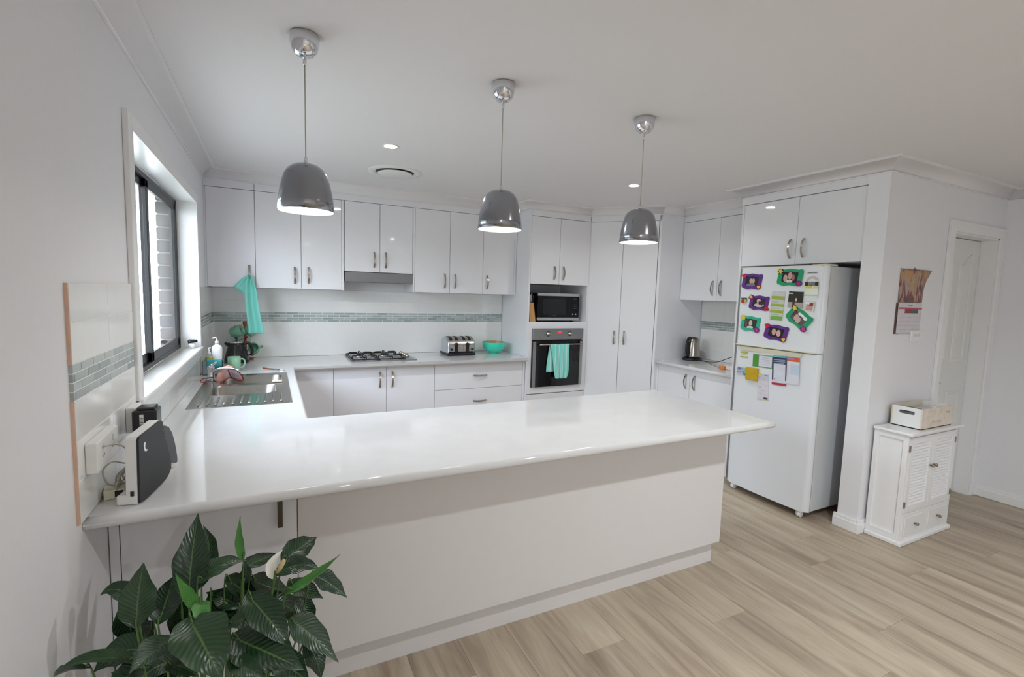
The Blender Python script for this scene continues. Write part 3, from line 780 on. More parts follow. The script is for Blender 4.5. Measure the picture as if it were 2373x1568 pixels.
bm = NB(); tube(bm, [(0, 0, .095), (.01, .01, .105), (.03, .05, .115)], [.012, .009, .007], 10); obj('lever', bm, CHROME, tap, local=True)

# ------------------------------------------------------------------ cooktop
ck = thing('gas_cooktop', 'stainless four-burner gas cooktop with black trivets in the back bench', 'cooktop', (1.40, -.30, .9))
bx('hob_plate', STEEL, (1.098, 1.69, -.537, -.06, .9002, .908), ck, bev=.003)
burn = [(1.22, -.42, .038), (1.22, -.18, .03), (1.46, -.42, .03), (1.46, -.18, .045)]
for x, y, r_ in burn:
    bm = NB(); lathe(bm, [(r_+.018, .908), (r_+.016, .912), (r_, .914), (r_, .922), (0, .922)], 28, Matrix.Translation((x, y, 0))); b = obj('burner', bm, CHROME, ck)
    bm = NB(); lathe(bm, [(r_*.85, .922), (r_*.85, .929), (r_*.6, .931), (0, .931)], 24, Matrix.Translation((x, y, 0))); obj('burner_cap', bm, IRON, b)
for xa, xb in ((1.115, 1.342), (1.348, 1.575)):
    bm = NB(); z = .938; r = .0055
    ya, yb = -.525, -.075
    loop = [(xa, ya, z-.018), (xb, ya, z-.018), (xb, yb, z-.018), (xa, yb, z-.018), (xa, ya, z-.018)]
    tube(bm, loop, r, 8)
    for cy in (-.42, -.18):
        xm = (xa+xb)/2
        for sx_, sy_ in ((1, 0), (-1, 0), (0, 1), (0, -1)):
            e = Vector((xm+sx_*.108, cy+sy_*.105, z-.018)); 
            tube(bm, catmull([tuple(e), (xm+sx_*.104, cy+sy_*.102, z), (xm+sx_*.085, cy+sy_*.085, z+.006), (xm+sx_*.03, cy+sy_*.03, z+.006)], 3), r, 8)
    for px_ in (xa, xb):
        for py_ in (ya, yb): tube(bm, [(px_, py_, z-.018), (px_, py_, .909)], r, 6)
    obj('trivet', bm, IRON, ck)
for k in range(4):
    bm = NB(); lathe(bm, [(.019, .908), (.018, .928), (.015, .931), (0, .931)], 20, Matrix.Translation((1.635, -.43+.085*k+.06, 0))); box(bm, 1.632, 1.638, -.43+.085*k+.043, -.43+.085*k+.077, .928, .938, bev=.001); obj('control_knob', bm, mat('knob_silver', 'c9bfb4', .25, .9) if k == 0 else bpy.data.materials['knob_silver'], ck)

# ------------------------------------------------------------------ toaster
M = Matrix.Translation((2.20, -.235, .9)) @ Matrix.Rotation(.0, 4, 'Z')
ts = thing('toaster', 'four-slice stainless steel toaster on the back bench', 'toaster', M=M)
W2 = .148
# side profile in local y/z (front = -y)
pr = [(-.105, .03), (-.108, .10), (-.095, .14), (-.06, .178), (0, .192), (.06, .180), (.10, .145), (.115, .09), (.115, .03)]
bm = NB()
pp = catmull([(0, y, z) for y, z in pr], 3)
a = [bm.verts.new((-W2+.012, p.y, p.z)) for p in pp]; b = [bm.verts.new((W2-.012, p.y, p.z)) for p in pp]
for i in range(len(pp)-1): f = bm.faces.new((a[i], a[i+1], b[i+1], b[i])); f.smooth = True
bm.faces.new((a[0], b[0], b[-1], a[-1]))
obj('shell', bm, mat('toaster_steel', 'c3c0bb', .24, 1, var=.03, scale=40, stretch=(.1, 1, 1)), ts, local=True)
for s in (-1, 1):
    bm = NB(); c_ = [bm.verts.new((s*(W2-.012), p.y, p.z)) for p in pp]; d_ = [bm.verts.new((s*W2, p.y*.93, .03+(p.z-.03)*.94)) for p in pp]
    for i in range(len(pp)-1): f = bm.faces.new((c_[i], c_[i+1], d_[i+1], d_[i])); f.smooth = True
    bm.faces.new(d_); obj('end_cheek', bm, mat('toaster_silver', 'c3c6cd', .28, .8) if s < 0 else bpy.data.materials['toaster_silver'], ts, local=True)
bm = NB(); box(bm, -W2-.008, W2+.006, -.122, .122, .004, .032, bev=.01, seg=3); obj('base', bm, BLACK, ts, local=True)
for x in (-.105, -.045, .035, .095):
    bm = NB(); sp_ = [p for p in pp if -.092 < p.y < .07 and p.z > .12]; va = []
    for i_, p in enumerate(sp_):
        q_ = sp_[min(i_+1, len(sp_)-1)]-sp_[max(i_-1, 0)]; nr = Vector((0, -q_.z, q_.y)).normalized()
        va.append([bm.verts.new(Vector((x+sx_, p.y, p.z))+nr*h_) for sx_, h_ in ((-.014, -.004), (.014, -.004), (.014, .0012), (-.014, .0012))])
    for a_, b_ in zip(va, va[1:]):
        for k_ in range(4): bm.faces.new((a_[k_], a_[(k_+1) % 4], b_[(k_+1) % 4], b_[k_]))
    bm.faces.new(va[0][::-1]); bm.faces.new(va[-1]); obj('slot', bm, BLACK, ts, local=True)
for x in (-.055, .065):
    bm = NB(); P = rrect(x-.017, x+.017, .035, .135, .016, 5); prism(bm, P, 0, .007, M=Matrix.Translation((0, -.106, 0)) @ Matrix(((1, 0, 0, 0), (0, 0, -1, 0), (0, 1, 0, 0), (0, 0, 0, 1)))); obj('lever_track', bm, BLACK, ts, local=True)
    bm = NB(); box(bm, x-.015, x+.015, -.135, -.11, .112, .128, bev=.004); obj('lever', bm, BLACK, ts, local=True)
for x in (-.105, .118):
    bm = NB(); lathe(bm, [(.014, 0), (.013, .014), (0, .015)], 18, Matrix.Translation((x, -.104, .065)) @ Matrix.Rotation(PI/2, 4, 'X')); obj('dial', bm, BLACK, ts, local=True)
for x in (-.018, .022):
    for z in (.06, .08, .10):
        bm = NB(); box(bm, x-.005, x+.005, -.1105, -.106, z-.004, z+.004, bev=.001); obj('button', bm, BLACK, ts, local=True)
bm = NB(); tube(bm, catmull([(2.355, -.17, 1.01), (2.385, -.13, .985), (2.39, -.08, .94), (2.37, -.05, .906), (2.33, -.03, .904)]), .0035, 8)
obj('power_cord', bm, BLACK, ts)

# bowl
bm = NB(); lathe(bm, [(.05, 0), (.054, .012), (.056, .014), (.085, .026), (.108, .05), (.121, .085), (.125, .122)], 48, cap=False); lathe(bm, [(.125, .122), (.121, .1225)], 48, cap=False); lathe(bm, [(.121, .1225), (.115, .085), (.10, .05), (.075, .032), (0, .026)], 48, cap=False, mi=1); lathe(bm, [(.05, 0), (0, .002)], 48, cap=False)
bowl = obj('mixing_bowl', bm, [AQUAC, mat('tan_glaze', 'b98c58', .3)], None); bowl.location = (2.615, -.225, BT+.0005); setp(bowl, 'turquoise ceramic mixing bowl on the back bench beside the oven cabinet', 'bowl')

# ------------------------------------------------------------------ oven, towel, microwave, knife block
ov = thing('oven', 'built-in stainless steel oven with black glass door', 'oven', (3.18, -.4, .58))
YO = TY-.022
bx('oven_body', BLACK, (2.875, 3.478, TY+.0, -.08, .585, 1.19), ov)
bx('control_panel', STEEL, (2.866, 3.487, YO, TY-.0005, 1.078, 1.194), ov, bev=.002)
od = bx('oven_door', BLGLASS, (2.868, 3.485, YO, TY-.0005, .584, 1.070), ov, bev=.002)
for x in (2.870, 3.447):
    bx('door_stile', STEEL, (x, x+.036, YO-.003, YO+.002, .586, 1.060), od, bev=.001)
bm = NB(); tube(bm, [(2.93, YO-.032, 1.03), (3.462, YO-.032, 1.03)], .0075, 12)
for x in (2.945, 3.45): tube(bm, [(x, YO-.032, 1.03), (x, YO, 1.03)], .006, 8)
obj('handle', bm, NICKEL, od)
for x in (3.048, 3.315):
    bm = NB(); lathe(bm, [(.023, 0), (.022, .004), (.017, .006), (.016, .024), (0, .026)], 24, Matrix.Translation((x, YO, 1.140)) @ Matrix.Rotation(PI/2, 4, 'X')); obj('control_knob', bm, mat('oven_knob', 'b5b2ab', .25, 1) if x < 3.1 else bpy.data.materials['oven_knob'], ov)
    bm = NB(); lathe(bm, [(.027, 0), (.027, .0012), (0, .0012)], 24, Matrix.Translation((x, YO-.0002, 1.140)) @ Matrix.Rotation(PI/2, 4, 'X')); obj('knob_ring', bm, BLMATTE, ov)
bx('clock_display', mat('red_led', '501010', .3, emit=('e0202a', 1.6)), (3.163, 3.208, YO-.001, YO, 1.146, 1.164), ov)
for k in range(3):
    bm = NB(); lathe(bm, [(.004, 0), (.004, .001), (0, .001)], 12, Matrix.Translation((3.168+.016*k, YO, 1.125)) @ Matrix.Rotation(PI/2, 4, 'X')); obj('button', bm, mat('mark_grey', '8f8d88', .4, .5) if k == 0 else bpy.data.materials['mark_grey'], ov)
def cloth(name, front, back, ytop, m, label, cat, thick=.004, waves=3, amp=.006):
    """a towel folded over a horizontal rail: front and back are lists of (x_left, x_right, z) rows"""
    bm = NB(); nx = 22
    def rowv(xl, xr, z, y, ph):
        return [bm.verts.new((xl+(xr-xl)*i/nx, y+amp*math.sin(i/nx*waves*2*PI+ph)*min(1, (1.03-z)*6+.15) if True else y, z)) for i in range(nx+1)]
    rows = []
    for k, (xl, xr, z) in enumerate(back[::-1]): rows.append(rowv(xl, xr, z, ytop+.014, 1.2))
    xl, xr, z = front[0]
    rows.append(rowv(xl, xr, z+.010, ytop+.002, 0)); 
    for k, (xl, xr, z) in enumerate(front): rows.append(rowv(xl, xr, z, ytop-.012, .3+k*.05))
    for a, b in zip(rows, rows[1:]):
        for i in range(nx): f = bm.faces.new((a[i], a[i+1], b[i+1], b[i])); f.smooth = True
    o = obj(name, bm, m, None, origin=((front[0][0]+front[0][1])/2, ytop, front[0][2])); setp(o, label, cat)
    s = o.modifiers.new('thick', 'SOLIDIFY'); s.thickness = thick; s.offset = 0
    u = o.modifiers.new('sub', 'SUBSURF'); u.levels = 1; u.render_levels = 1
    return o
def stripe_cloth():
    m = mat('striped_aqua_towel', '7fe0da', .9, var=.04, scale=300, bump=.5); n = m.node_tree; b = n.nodes['Principled BSDF']
    tcn = n.nodes.new('ShaderNodeTexCoord'); sp = n.nodes.new('ShaderNodeSeparateXYZ'); n.links.new(tcn.outputs['Object'], sp.inputs[0])
    mm = n.nodes.new('ShaderNodeMath'); mm.operation = 'MULTIPLY'; mm.inputs[1].default_value = 22; n.links.new(sp.outputs['X'], mm.inputs[0])
    fr = n.nodes.new('ShaderNodeMath'); fr.operation = 'FRACT'; n.links.new(mm.outputs[0], fr.inputs[0])
    rp = n.nodes.new('ShaderNodeValToRGB'); e = rp.color_ramp.elements; e[0].color = srgb('82ddd6')+(1,); e[1].position = .9; e[1].color = srgb('82ddd6')+(1,)
    for p, c in ((.3, '82ddd6'), (.36, 'bfe6d8'), (.42, '82ddd6'), (.6, '8fdccb'), (.78, 'd5f0ea'), (.84, '82ddd6')): k = e.new(p); k.color = srgb(c)+(1,)
    n.links.new(fr.outputs[0], rp.inputs[0]); n.links.new(rp.outputs[0], b.inputs['Base Color']); return m
cloth('dish_towel', [(3.055, 3.29, 1.030), (3.065, 3.285, .98), (3.085, 3.285, .90), (3.10, 3.29, .80), (3.115, 3.29, .72), (3.125, 3.265, .668)],
      [(3.055, 3.29, 1.028), (3.045, 3.30, .92), (3.03, 3.30, .82), (3.028, 3.305, .755), (3.026, 3.31, .742)], YO-.032, stripe_cloth(), 'aqua striped dish towel folded over the oven door handle', 'towel')
mw = thing('microwave', 'black microwave with silver trim bars in the niche above the oven', 'microwave', (3.21, -.35, 1.262))
MX0, MX1, MZ0, MZ1, MY = 2.955, 3.468, 1.275, 1.562, -.555
bx('housing', BLACK, (MX0+.004, MX1-.004, MY+.022, -.10, MZ0, MZ1), mw, bev=.004)
bx('door_face', BLGLASS, (MX0, MX1-.118, MY, MY+.021, MZ0+.030, MZ1-.030), mw, bev=.002)
bx('door_window', mat('microwave_window', '1e2224', .15), (MX0+.06, MX1-.165, MY-.001, MY, MZ0+.062, MZ1-.058), mw)
bx('trim_bar', mat('silver_trim', 'b4b7bb', .35, .35), (MX0-.001, MX1, MY-.003, MY+.021, MZ1-.030, MZ1), mw, bev=.002)
bx('trim_bar', bpy.data.materials['silver_trim'], (MX0-.001, MX1, MY-.003, MY+.021, MZ0, MZ0+.030), mw, bev=.002)
cpn = bx('control_panel', BLGLASS, (MX1-.116, MX1, MY, MY+.021, MZ0+.030, MZ1-.030), mw, bev=.002)
bx('display', mat('lcd', '2a2c20', .2), (MX1-.082, MX1-.032, MY-.001, MY, MZ1-.068, MZ1-.044), cpn)
for r_ in range(4):
    for c_ in range(3):
        bm = NB(); lathe(bm, [(.0035, 0), (.0035, .001), (0, .001)], 10, Matrix.Translation((MX1-.078+.02*c_, MY, MZ1-.095-.021*r_)) @ Matrix.Rotation(PI/2, 4, 'X')); obj('button', bm, mat('button_grey', '6d7073', .4) if r_+c_ == 0 else bpy.data.materials['button_grey'], cpn)
for c_ in (0, 1):
    bm = NB(); lathe(bm, [(.007, 0), (.007, .002), (0, .002)], 14, Matrix.Translation((MX1-.077+.038*c_, MY, MZ0+.068)) @ Matrix.Rotation(PI/2, 4, 'X')); obj('button', bm, WPLAS, cpn)
for x in (MX0+.05, MX1-.05):
    bm = NB(); lathe(bm, [(.014, 1.262), (.012, 1.276), (0, 1.276)], 14, Matrix.Translation((x, MY+.06, 0))); obj('foot', bm, BLACK, mw)
MFRONT = lambda x, y, z: Matrix.Translation((x, y, z)) @ Matrix.Rotation(PI/2, 4, 'X')
text('badge', 'Sunbeam', .011, WM[mw.name].inverted() @ MFRONT((MX0+MX1)/2-.05, MY-.0012, MZ0+.052), mat('badge_grey', '8d9296', .4), mw, ext=.0002)
kb = thing('knife_block', 'light wooden knife block with steel knives at the left of the niche', 'knife block', (2.895, -.47, 1.262))
bm = NB(); P = [(-.095, 0), (.06, 0), (.09, .17), (-.045, .195)]
prism(bm, P, -.032, .032, M=Matrix(((0, 0, 1, 0), (1, 0, 0, 0), (0, 1, 0, 0), (0, 0, 0, 1)))); obj('block', bm, WOODK, kb, local=True)
for k in range(6):
    x = -.02+.013*(k % 3)+.004; y = -.02+.05*(k//3); L = .085+.012*(k % 3)
    bm = NB(); tube(bm, catmull([(x, y, .185), (x+.002, y-.008, .185+L*.4), (x+.004, y-.012, .185+L*.8), (x+.004, y-.004, .185+L)], 3), [.006]*9+[.005], 8, flat=.004); obj('knife_handle', bm, mat('knife_steel', 'c5c7c9', .2, 1) if k == 0 else bpy.data.materials['knife_steel'], kb, local=True)
bm = NB(); tube(bm, catmull([(.03, -.02, .19), (.035, -.02, .255), (.05, -.015, .268), (.068, 0, .24)], 4), .009, 8); obj('scissor_handle', bm, BLACK, kb, local=True)

# ------------------------------------------------------------------ kettle (steel, right)
M = Matrix.Translation((4.47, -1.24, BT+.0005))
ke = thing('electric_kettle', 'brushed steel electric kettle with black handle on the short worktop', 'kettle', M=M)
bm = NB(); lathe(bm, [(.088, 0), (.09, .006), (.088, .02), (.07, .026), (0, .026)], 40, Matrix.Diagonal((1.25, 1, 1, 1))); obj('power_base', bm, BLACK, ke, local=True)
bm = NB(); lathe(bm, [(.079, .028), (.078, .05), (.073, .12), (.066, .19), (.060, .222), (.05, .23), (0, .232)], 40); obj('jug', bm, mat('kettle_steel', 'aba49b', .22, 1, var=.05, scale=20), ke, local=True)
bm = NB(); lathe(bm, [(.048, .228), (.046, .238), (.02, .242), (0, .242)], 30); obj('lid', bm, BLACK, ke, local=True)
bm = NB(); pth = catmull([(-.045, -.012, .232), (-.085, -.02, .228), (-.112, -.026, .19), (-.118, -.028, .12), (-.104, -.025, .065), (-.078, -.018, .05)], 5); tube(bm, pth, .017, 12, flat=.013); obj('handle', bm, BLACK, ke, local=True)
bm = NB(); box(bm, -.085, -.066, -.032, -.006, .07, .2, bev=.006); obj('water_gauge', bm, BLMATTE, ke, local=True)
bm = NB(); tube(bm, catmull([(4.50, -1.325, .906), (4.50, -1.42, .904), (4.52, -1.52, .915), (4.56, -1.60, .955), (4.66, -1.72, 1.03)]), .0035, 8); obj('power_cord', bm, BLACK, ke)
pb = thing('snack_packet', 'small white and orange packet lying beside the fridge on the worktop', 'packet', (4.30, -1.93, BT))
bm = NB(); box(bm, 4.24, 4.40, -1.98, -1.83, .9005, .94, bev=.006); obj('packet_box', bm, mat('packet_white', 'e8ddd8', .5, var=.12, scale=40), pb)
bm = NB(); box(bm, 4.215, 4.245, -1.86, -1.80, .9005, .935, bev=.006); obj('clip', bm, mat('orange_plastic', 'e08a4a', .4), pb)
bm = NB(); tube(bm, catmull([(4.47, -1.42, .904), (4.40, -1.55, .903), (4.30, -1.72, .903), (4.23, -1.82, .915)]), .0025, 8); o = obj('grey_cord', bm, mat('grey_cable', '8a7d72', .5), None, origin=(4.4, -1.6, .902)); setp(o, 'thin grey cord lying along the short worktop', 'cord')

# ------------------------------------------------------------------ fridge
FX, FY0, FY1, FT, FS = 3.83, -2.936, -2.258, 1.80, 1.188
fr = thing('refrigerator', 'white top-mount refrigerator covered in magnets and papers', 'refrigerator', (4.2, -2.6, 0))
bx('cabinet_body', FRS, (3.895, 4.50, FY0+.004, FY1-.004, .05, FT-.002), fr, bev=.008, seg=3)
def fdoor(z0, z1):
    bm = NB(); P = []
    n = 16; r = .035
    # front gently bowed, corners rounded; outline in XY
    P.append((3.890, FY0))
    for k in range(7):
        a = PI/2*k/6; P.append((FX+.012+r-r*math.sin(a), FY0+r-r*math.cos(a)))
    for k in range(1, n):
        t = k/n; P.append((FX+.012*(2*t-1)**2, FY0+r+(FY1-FY0-2*r)*t))
    for k in range(7):
        a = PI/2*(1-k/6); P.append((FX+.012+r-r*math.sin(a), FY1-r+r*math.cos(a)))
    P.append((3.890, FY1))
    prism(bm, P, z0, z1)
    es = [e for e in bm.edges if abs(e.verts[0].co.z-e.verts[1].co.z) < 1e-6 and (e.verts[0].co.x < 3.885 and e.verts[1].co.x < 3.885)]
    bmesh.ops.bevel(bm, geom=es, offset=.006, segments=2, affect='EDGES')
    bm.normal_update()
    for f in bm.faces:
        if abs(f.normal.z) < .1: f.smooth = True
    for e in bm.edges:
        if abs(e.verts[0].co.z-e.verts[1].co.z) < 1e-6: e.smooth = False
    return bm
d1 = obj('freezer_door', fdoor(FS+.004, FT), FRW, fr)
d2 = obj('fridge_door', fdoor(.052, FS-.004), FRW, fr)
bx('door_gasket', mat('gasket', 'b9b6a8', .6), (3.86, 3.893, FY0+.01, FY1-.01, FS-.0045, FS+.0045), fr)
# cream grip under the seam
bm = NB(); P = [(-2.30, FS-.006), (-2.835, FS-.006), (-2.81, FS-.036), (-2.325, FS-.036)]
a = [bm.verts.new((FX-.001, y, z)) for y, z in P]; b = [bm.verts.new((FX-.009 if i < 2 else FX-.002, y, z)) for i, (y, z) in enumerate(P)]
bm.faces.new(a); bm.faces.new(b[::-1])
for i in range(4): j = (i+1) % 4; bm.faces.new((a[i], a[j], b[j], b[i]))
obj('grip', bm, CREAM, d2)
bm = NB(); P = [(-2.275, FS+.004), (-2.90, FS+.004), (-2.90, FS+.010), (-2.275, FS+.010)]
box(bm, FX-.004, FX+.02, -2.90, -2.275, FS+.0035, FS+.012, bev=.002); obj('grip', bm, CREAM, d1)
bx('top_hinge', CREAM, (3.86, 3.98, FY0+.01, FY0+.12, FT, FT+.012), fr, bev=.003)
bx('top_cap', CREAM, (3.845, 3.892, FY0+.006, FY1-.006, FT-.0, FT+.006), fr, bev=.002)
for y in (FY0+.06, FY1-.06):
    for x in (3.87, 4.42):
        bm = NB(); lathe(bm, [(.022, -.014), (.022, .014)], 18, Matrix.Translation((x, y, .0235)) @ Matrix.Rotation(PI/2, 4, 'X')); box(bm, x-.012, x+.012, y-.02, y+.02, .026, .052); obj('castor', bm, WPLAS, fr)
# badge on the freezer door
FM = lambda y, z, x=FX-.0004: Matrix(((0, 0, -1, x), (-1, 0, 0, y), (0, 1, 0, z), (0, 0, 0, 1)))
text('badge', 'SAMSUNG', .0135, WM[fr.name].inverted() @ FM(-2.843, 1.751, FX+.0042), INK, d1, ext=.0005, italic=.3, wide=1.15)

# flat things held on the fridge; local X to the viewer's right, Y up, Z out of the door
def fx_at(y): 
    t = (y-FY0-.035)/(FY1-FY0-.07); return FX+.012*(2*t-1)**2
def on_fridge(name, label, cat, y, z, ang, lift=.0014, group=None):
    xx = min(fx_at(y-.05), fx_at(y+.05), fx_at(y))
    M = Matrix(((0, 0, -1, xx-lift), (-1, 0, 0, y), (0, 1, 0, z), (0, 0, 0, 1))) @ Matrix.Rotation(math.radians(ang), 4, 'Z')
    return thing(name, label, cat, M=M, group=group)
def flat(name, mats, parent, shapes):
    """shapes: (kind, args, z0, z1, material index)"""
    bm = NB()
    for kd, a_, z0, z1, mi in shapes:
        if kd == 'rect': x, y, ww, hh = a_; prism(bm, [(x-ww/2, y-hh/2), (x+ww/2, y-hh/2), (x+ww/2, y+hh/2), (x-ww/2, y+hh/2)], z0, z1, mi)
        elif kd == 'ell': x, y, rx, ry = a_; prism(bm, [(x+rx*math.cos(2*PI*k/18), y+ry*math.sin(2*PI*k/18)) for k in range(18)], z0, z1, mi)
        elif kd == 'poly': prism(bm, a_, z0, z1, mi)
    return obj(name, bm, mats, parent, local=True)
_mc = {}
def C(hexc, rough=.6):
    if hexc not in _mc: _mc[hexc] = mat('print_'+hexc, hexc, rough, var=.04)
    return _mc[hexc]
def wavy(w_, h_, k, n=64, ph=0):
    P = []
    for i in range(n):
        t = 2*PI*i/n
        c, s = math.cos(t), math.sin(t); e = .28
        x = w_/2*abs(c)**e*(1 if c > 0 else -1); y = h_/2*abs(s)**e*(1 if s > 0 else -1)
        x += k*math.sin(y/h_*2*PI+ph)*(.9 if c > 0 else .9); y += k*math.sin(x/w_*4*PI+.6+ph)
        P.append((x, y))
    return P
def heart(cx, cy, r, flip=1):
    return [(cx+r*16*math.sin(t)**3/16, cy+flip*r*(13*math.cos(t)-5*math.cos(2*t)-2*math.cos(3*t)-math.cos(4*t))/16) for t in [2*PI*i/28 for i in range(28)]]
def flower(cx, cy, r, n=5):
    return [(cx+r*(.72+.28*math.cos(n*t))*math.cos(t), cy+r*(.72+.28*math.cos(n*t))*math.sin(t)) for t in [2*PI*i/40+.3 for i in range(40)]]
G_F = 'wavy foam photo frames on the freezer door'
def foam_frame(y, z, w_, h_, ang, col, label, photo, bg_, deco, faces):
    t = on_fridge('photo_frame', label, 'photo frame', y, z, ang, group=G_F)
    P = wavy(w_*.93, h_*.9, .006); Q = wavy(w_*.60, h_*.58, .004)
    bm = NB(); n = len(P)
    rings = [[bm.verts.new((x, y_, zz)) for x, y_ in L] for L, zz in ((P, 0), (P, .003), (Q, .003), (Q, 0))]
    for a, b in zip(rings, rings[1:]+rings[:1]):
        for i in range(n): j = (i+1) % n; bm.faces.new((a[i], a[j], b[j], b[i]))
    obj('foam_border', bm, C(col, .8), t, local=True)
    sh = [('rect', (0, 0, w_*.66, h_*.64), 0, .0008, 0)]
    for (fx_, fy_, rx, ry, mi) in faces: sh.append(('ell', (fx_*w_, fy_*h_, rx*w_, ry*h_), .0007, .0011+.00005*len(sh), mi))
    flat('photo_print', [C(bg_)]+[C(c) for c in photo], t, sh)
    for kind, dx, dy_, c1_, c2_, fl in deco:
        if kind == 'heart':
            flat('foam_heart', [C(c1_, .8), C(c2_, .8)], t, [('poly', heart(dx*w_, dy_*h_, .021, fl), .003, .006, 0), ('poly', heart(dx*w_, dy_*h_+.001, .014, fl), .0055, .0065, 1)])
        else:
            flat('foam_flower', [C(c1_, .8), C(c2_, .8)], t, [('ell', (dx*w_, dy_*h_, .023, .021), .003, .0055, 0), ('poly', flower(dx*w_, dy_*h_, .021), .005, .0065, 1)])
PU, GR, GR2 = '5f2f84', '219c6a', '2cae8c'
SK, HA, WH, GY, BR2 = 'c9a09a', '241c1c', 'd8d4d4', '6f6f78', '5a2a26'
foam_frame(-2.379, 1.695, .184, .129, 0, PU, 'purple wavy foam photo frame with red heart at top left of the freezer door', [SK, GY, HA], '1d1a1c',
           [('heart', -.38, .32, 'c8203c', 'd02a44', 1), ('heart', .34, -.34, '9a2440', 'dcc050', 1)], [(-.06, .03, .07, .15, 1), (.06, .03, .07, .15, 1), (-.1, -.2, .18, .1, 2), (.05, -.22, .1, .1, 2)])
foam_frame(-2.687, 1.722, .200, .132, 0, GR, 'bright green wavy foam photo frame with three faces, top centre of the freezer door', [SK, WH, 'a07070'], '140f10',
           [('flower', -.36, .34, '3a2038', 'd6c84c', 1), ('flower', .36, -.34, '5a2870', 'b02a78', 1)], [(-.17, -.05, .08, .2, 1), (.0, .08, .08, .2, 1), (.12, -.02, .06, .18, 3), (-.02, -.22, .12, .09, 2)])
foam_frame(-2.455, 1.531, .175, .120, 0, PU, 'purple wavy foam photo frame with yellow heart, middle row of the freezer door', ['d5aaa6', 'c8bcb8', '3c1c20'], '262524',
           [('heart', -.40, .36, '9a2450', 'dcc060', -1), ('heart', .38, -.36, 'b01830', 'b81c34', -1)], [(-.02, .12, .10, .14, 1), (.0, -.15, .24, .13, 2), (.03, .0, .06, .12, 3), (.13, -.08, .06, .1, 3)])
foam_frame(-2.393, 1.367, .178, .124, -1, GR2, 'small sea-green foam photo frame with a child photo, lower left of the freezer door', ['d0c0ac', 'd8dade', '5c4c48'], '35382e',
           [('flower', -.38, .34, 'c8bc40', 'd8cc50', 1), ('flower', .34, -.36, '5a2870', 'b83a90', 1)], [(.0, .04, .085, .18, 1), (-.02, -.24, .16, .09, 2), (-.22, .02, .06, .25, 3)])
foam_frame(-2.614, 1.315, .198, .124, -3, PU, 'purple wavy foam photo frame with two faces, bottom of the freezer door above the grip', [SK, 'd6aaa4', GY], '0c0c10',
           [('heart', -.38, .34, 'c82048', 'cc1c3c', 1), ('heart', .34, -.36, '8e2438', 'dcc050', 1)], [(-.09, .03, .085, .2, 1), (.10, -.02, .085, .2, 2)])
foam_frame(-2.777, 1.433, .190, .128, -30, GR, 'green foam photo frame hung tilted on the right of the freezer door', ['c8a8a4', 'e8f0f0', '6a2c2c'], '5c5658',
           [('flower', -.34, .34, '4a2c48', 'd8cc50', 1), ('flower', .38, -.36, '5a2870', 'c03c84', 1)], [(-.1, -.05, .09, .18, 1), (.02, -.12, .09, .18, 1), (-.05, .22, .07, .08, 2), (.08, .22, .07, .08, 2), (.22, .16, .08, .1, 2), (-.24, .12, .07, .18, 3)])
def sheet(name, label, cat, y, z, w_, h_, ang, base, layers, mats, lift=.0012, txt=()):
    t = on_fridge(name, label, cat, y, z, ang, lift)
    sh = [('rect', (0, 0, w_, h_), 0, .0006, 0)]
    for (x, y_, ww, hh, mi) in layers: sh.append(('rect', (x*w_, y_*h_, ww*w_, hh*h_), .0005, .0009+.00004*len(sh), mi))
    flat('sheet', [C(base)]+[C(c) for c in mats], t, sh)
    for s, size, x, y_, c in txt:
        text('lettering', s, size, Matrix.Translation((x*w_, y_*h_, .0014)), C(c), t, ext=.0002)
    return t
en = sheet('energy_label', 'energy rating sticker with black header at the right edge of the freezer door', 'sticker', -2.845, 1.634, .094, .108, 0, 'e6e8dc',
      [(0, .38, 1, .26, 1), (-.2, .16, .5, .16, 2), (.3, .16, .35, .16, 3), (0, -.36, 1, .09, 4)], ['2a2a2e', 'd3c850', 'ddd3a0', 'a9d3d3'],
      txt=[('ENERGY', .0135, 0, .43, 'c9c9c9'), ('RATING', .0135, 0, .31, 'c9c9c9')], lift=.0)
bm = NB(); arc = []
for k in range(15):
    a = PI*(.12+.86*k/14); arc.append((.042*math.cos(a), .036*math.sin(a)+.056))
for k in range(14, -1, -1):
    a = PI*(.12+.86*k/14); arc.append((.028*math.cos(a), .022*math.sin(a)+.056))
prism(bm, arc, 0, .0006); obj('star_arc', bm, C('cdb8b4'), en, local=True)
sheet('list_magnet', 'tall narrow card with four green stripes in the middle of the freezer door', 'paper', -2.606, 1.514, .105, .214, -2, 'c9cccb',
      [(0, .27, 1, .12, 1), (0, .02, 1, .1, 1), (0, -.2, 1, .1, 1), (.05, -.43, .9, .14, 2), (0, .33, .8, .01, 3), (-.2, .14, .5, .05, 4), (-.1, -.09, .6, .04, 4), (-.1, -.31, .6, .04, 4)], ['9fb43c', '74b046', 'c09a8c', 'b4babb'])
ph = sheet('photograph', 'dark glossy wedding photograph above the tilted green frame', 'photograph', -2.741, 1.562, .108, .115, -2, '2a2418',
      [(0, -.33, 1, .34, 1), (-.35, .38, .3, .08, 2), (.05, .0, .08, .2, 3), (-.1, -.25, .16, .3, 4)], ['a9a29c', 'b6c2c6', 'e4dccc', '4a2622'])
sheet('photograph', 'small cut-out photograph with white lace corner at the right edge of the freezer door', 'photograph', -2.838, 1.519, .078, .073, -5, 'd9d4cc',
      [(.08, -.02, .6, .74, 1), (.2, .2, .35, .3, 2), (-.15, .3, .4, .2, 3)], ['c49a90', '8a3c3c', 'e8e6ec'])
mg = on_fridge('fridge_magnet', 'tiny teal and red fruit-shaped magnet left of the middle purple frame', 'magnet', -2.318, 1.546, 0)
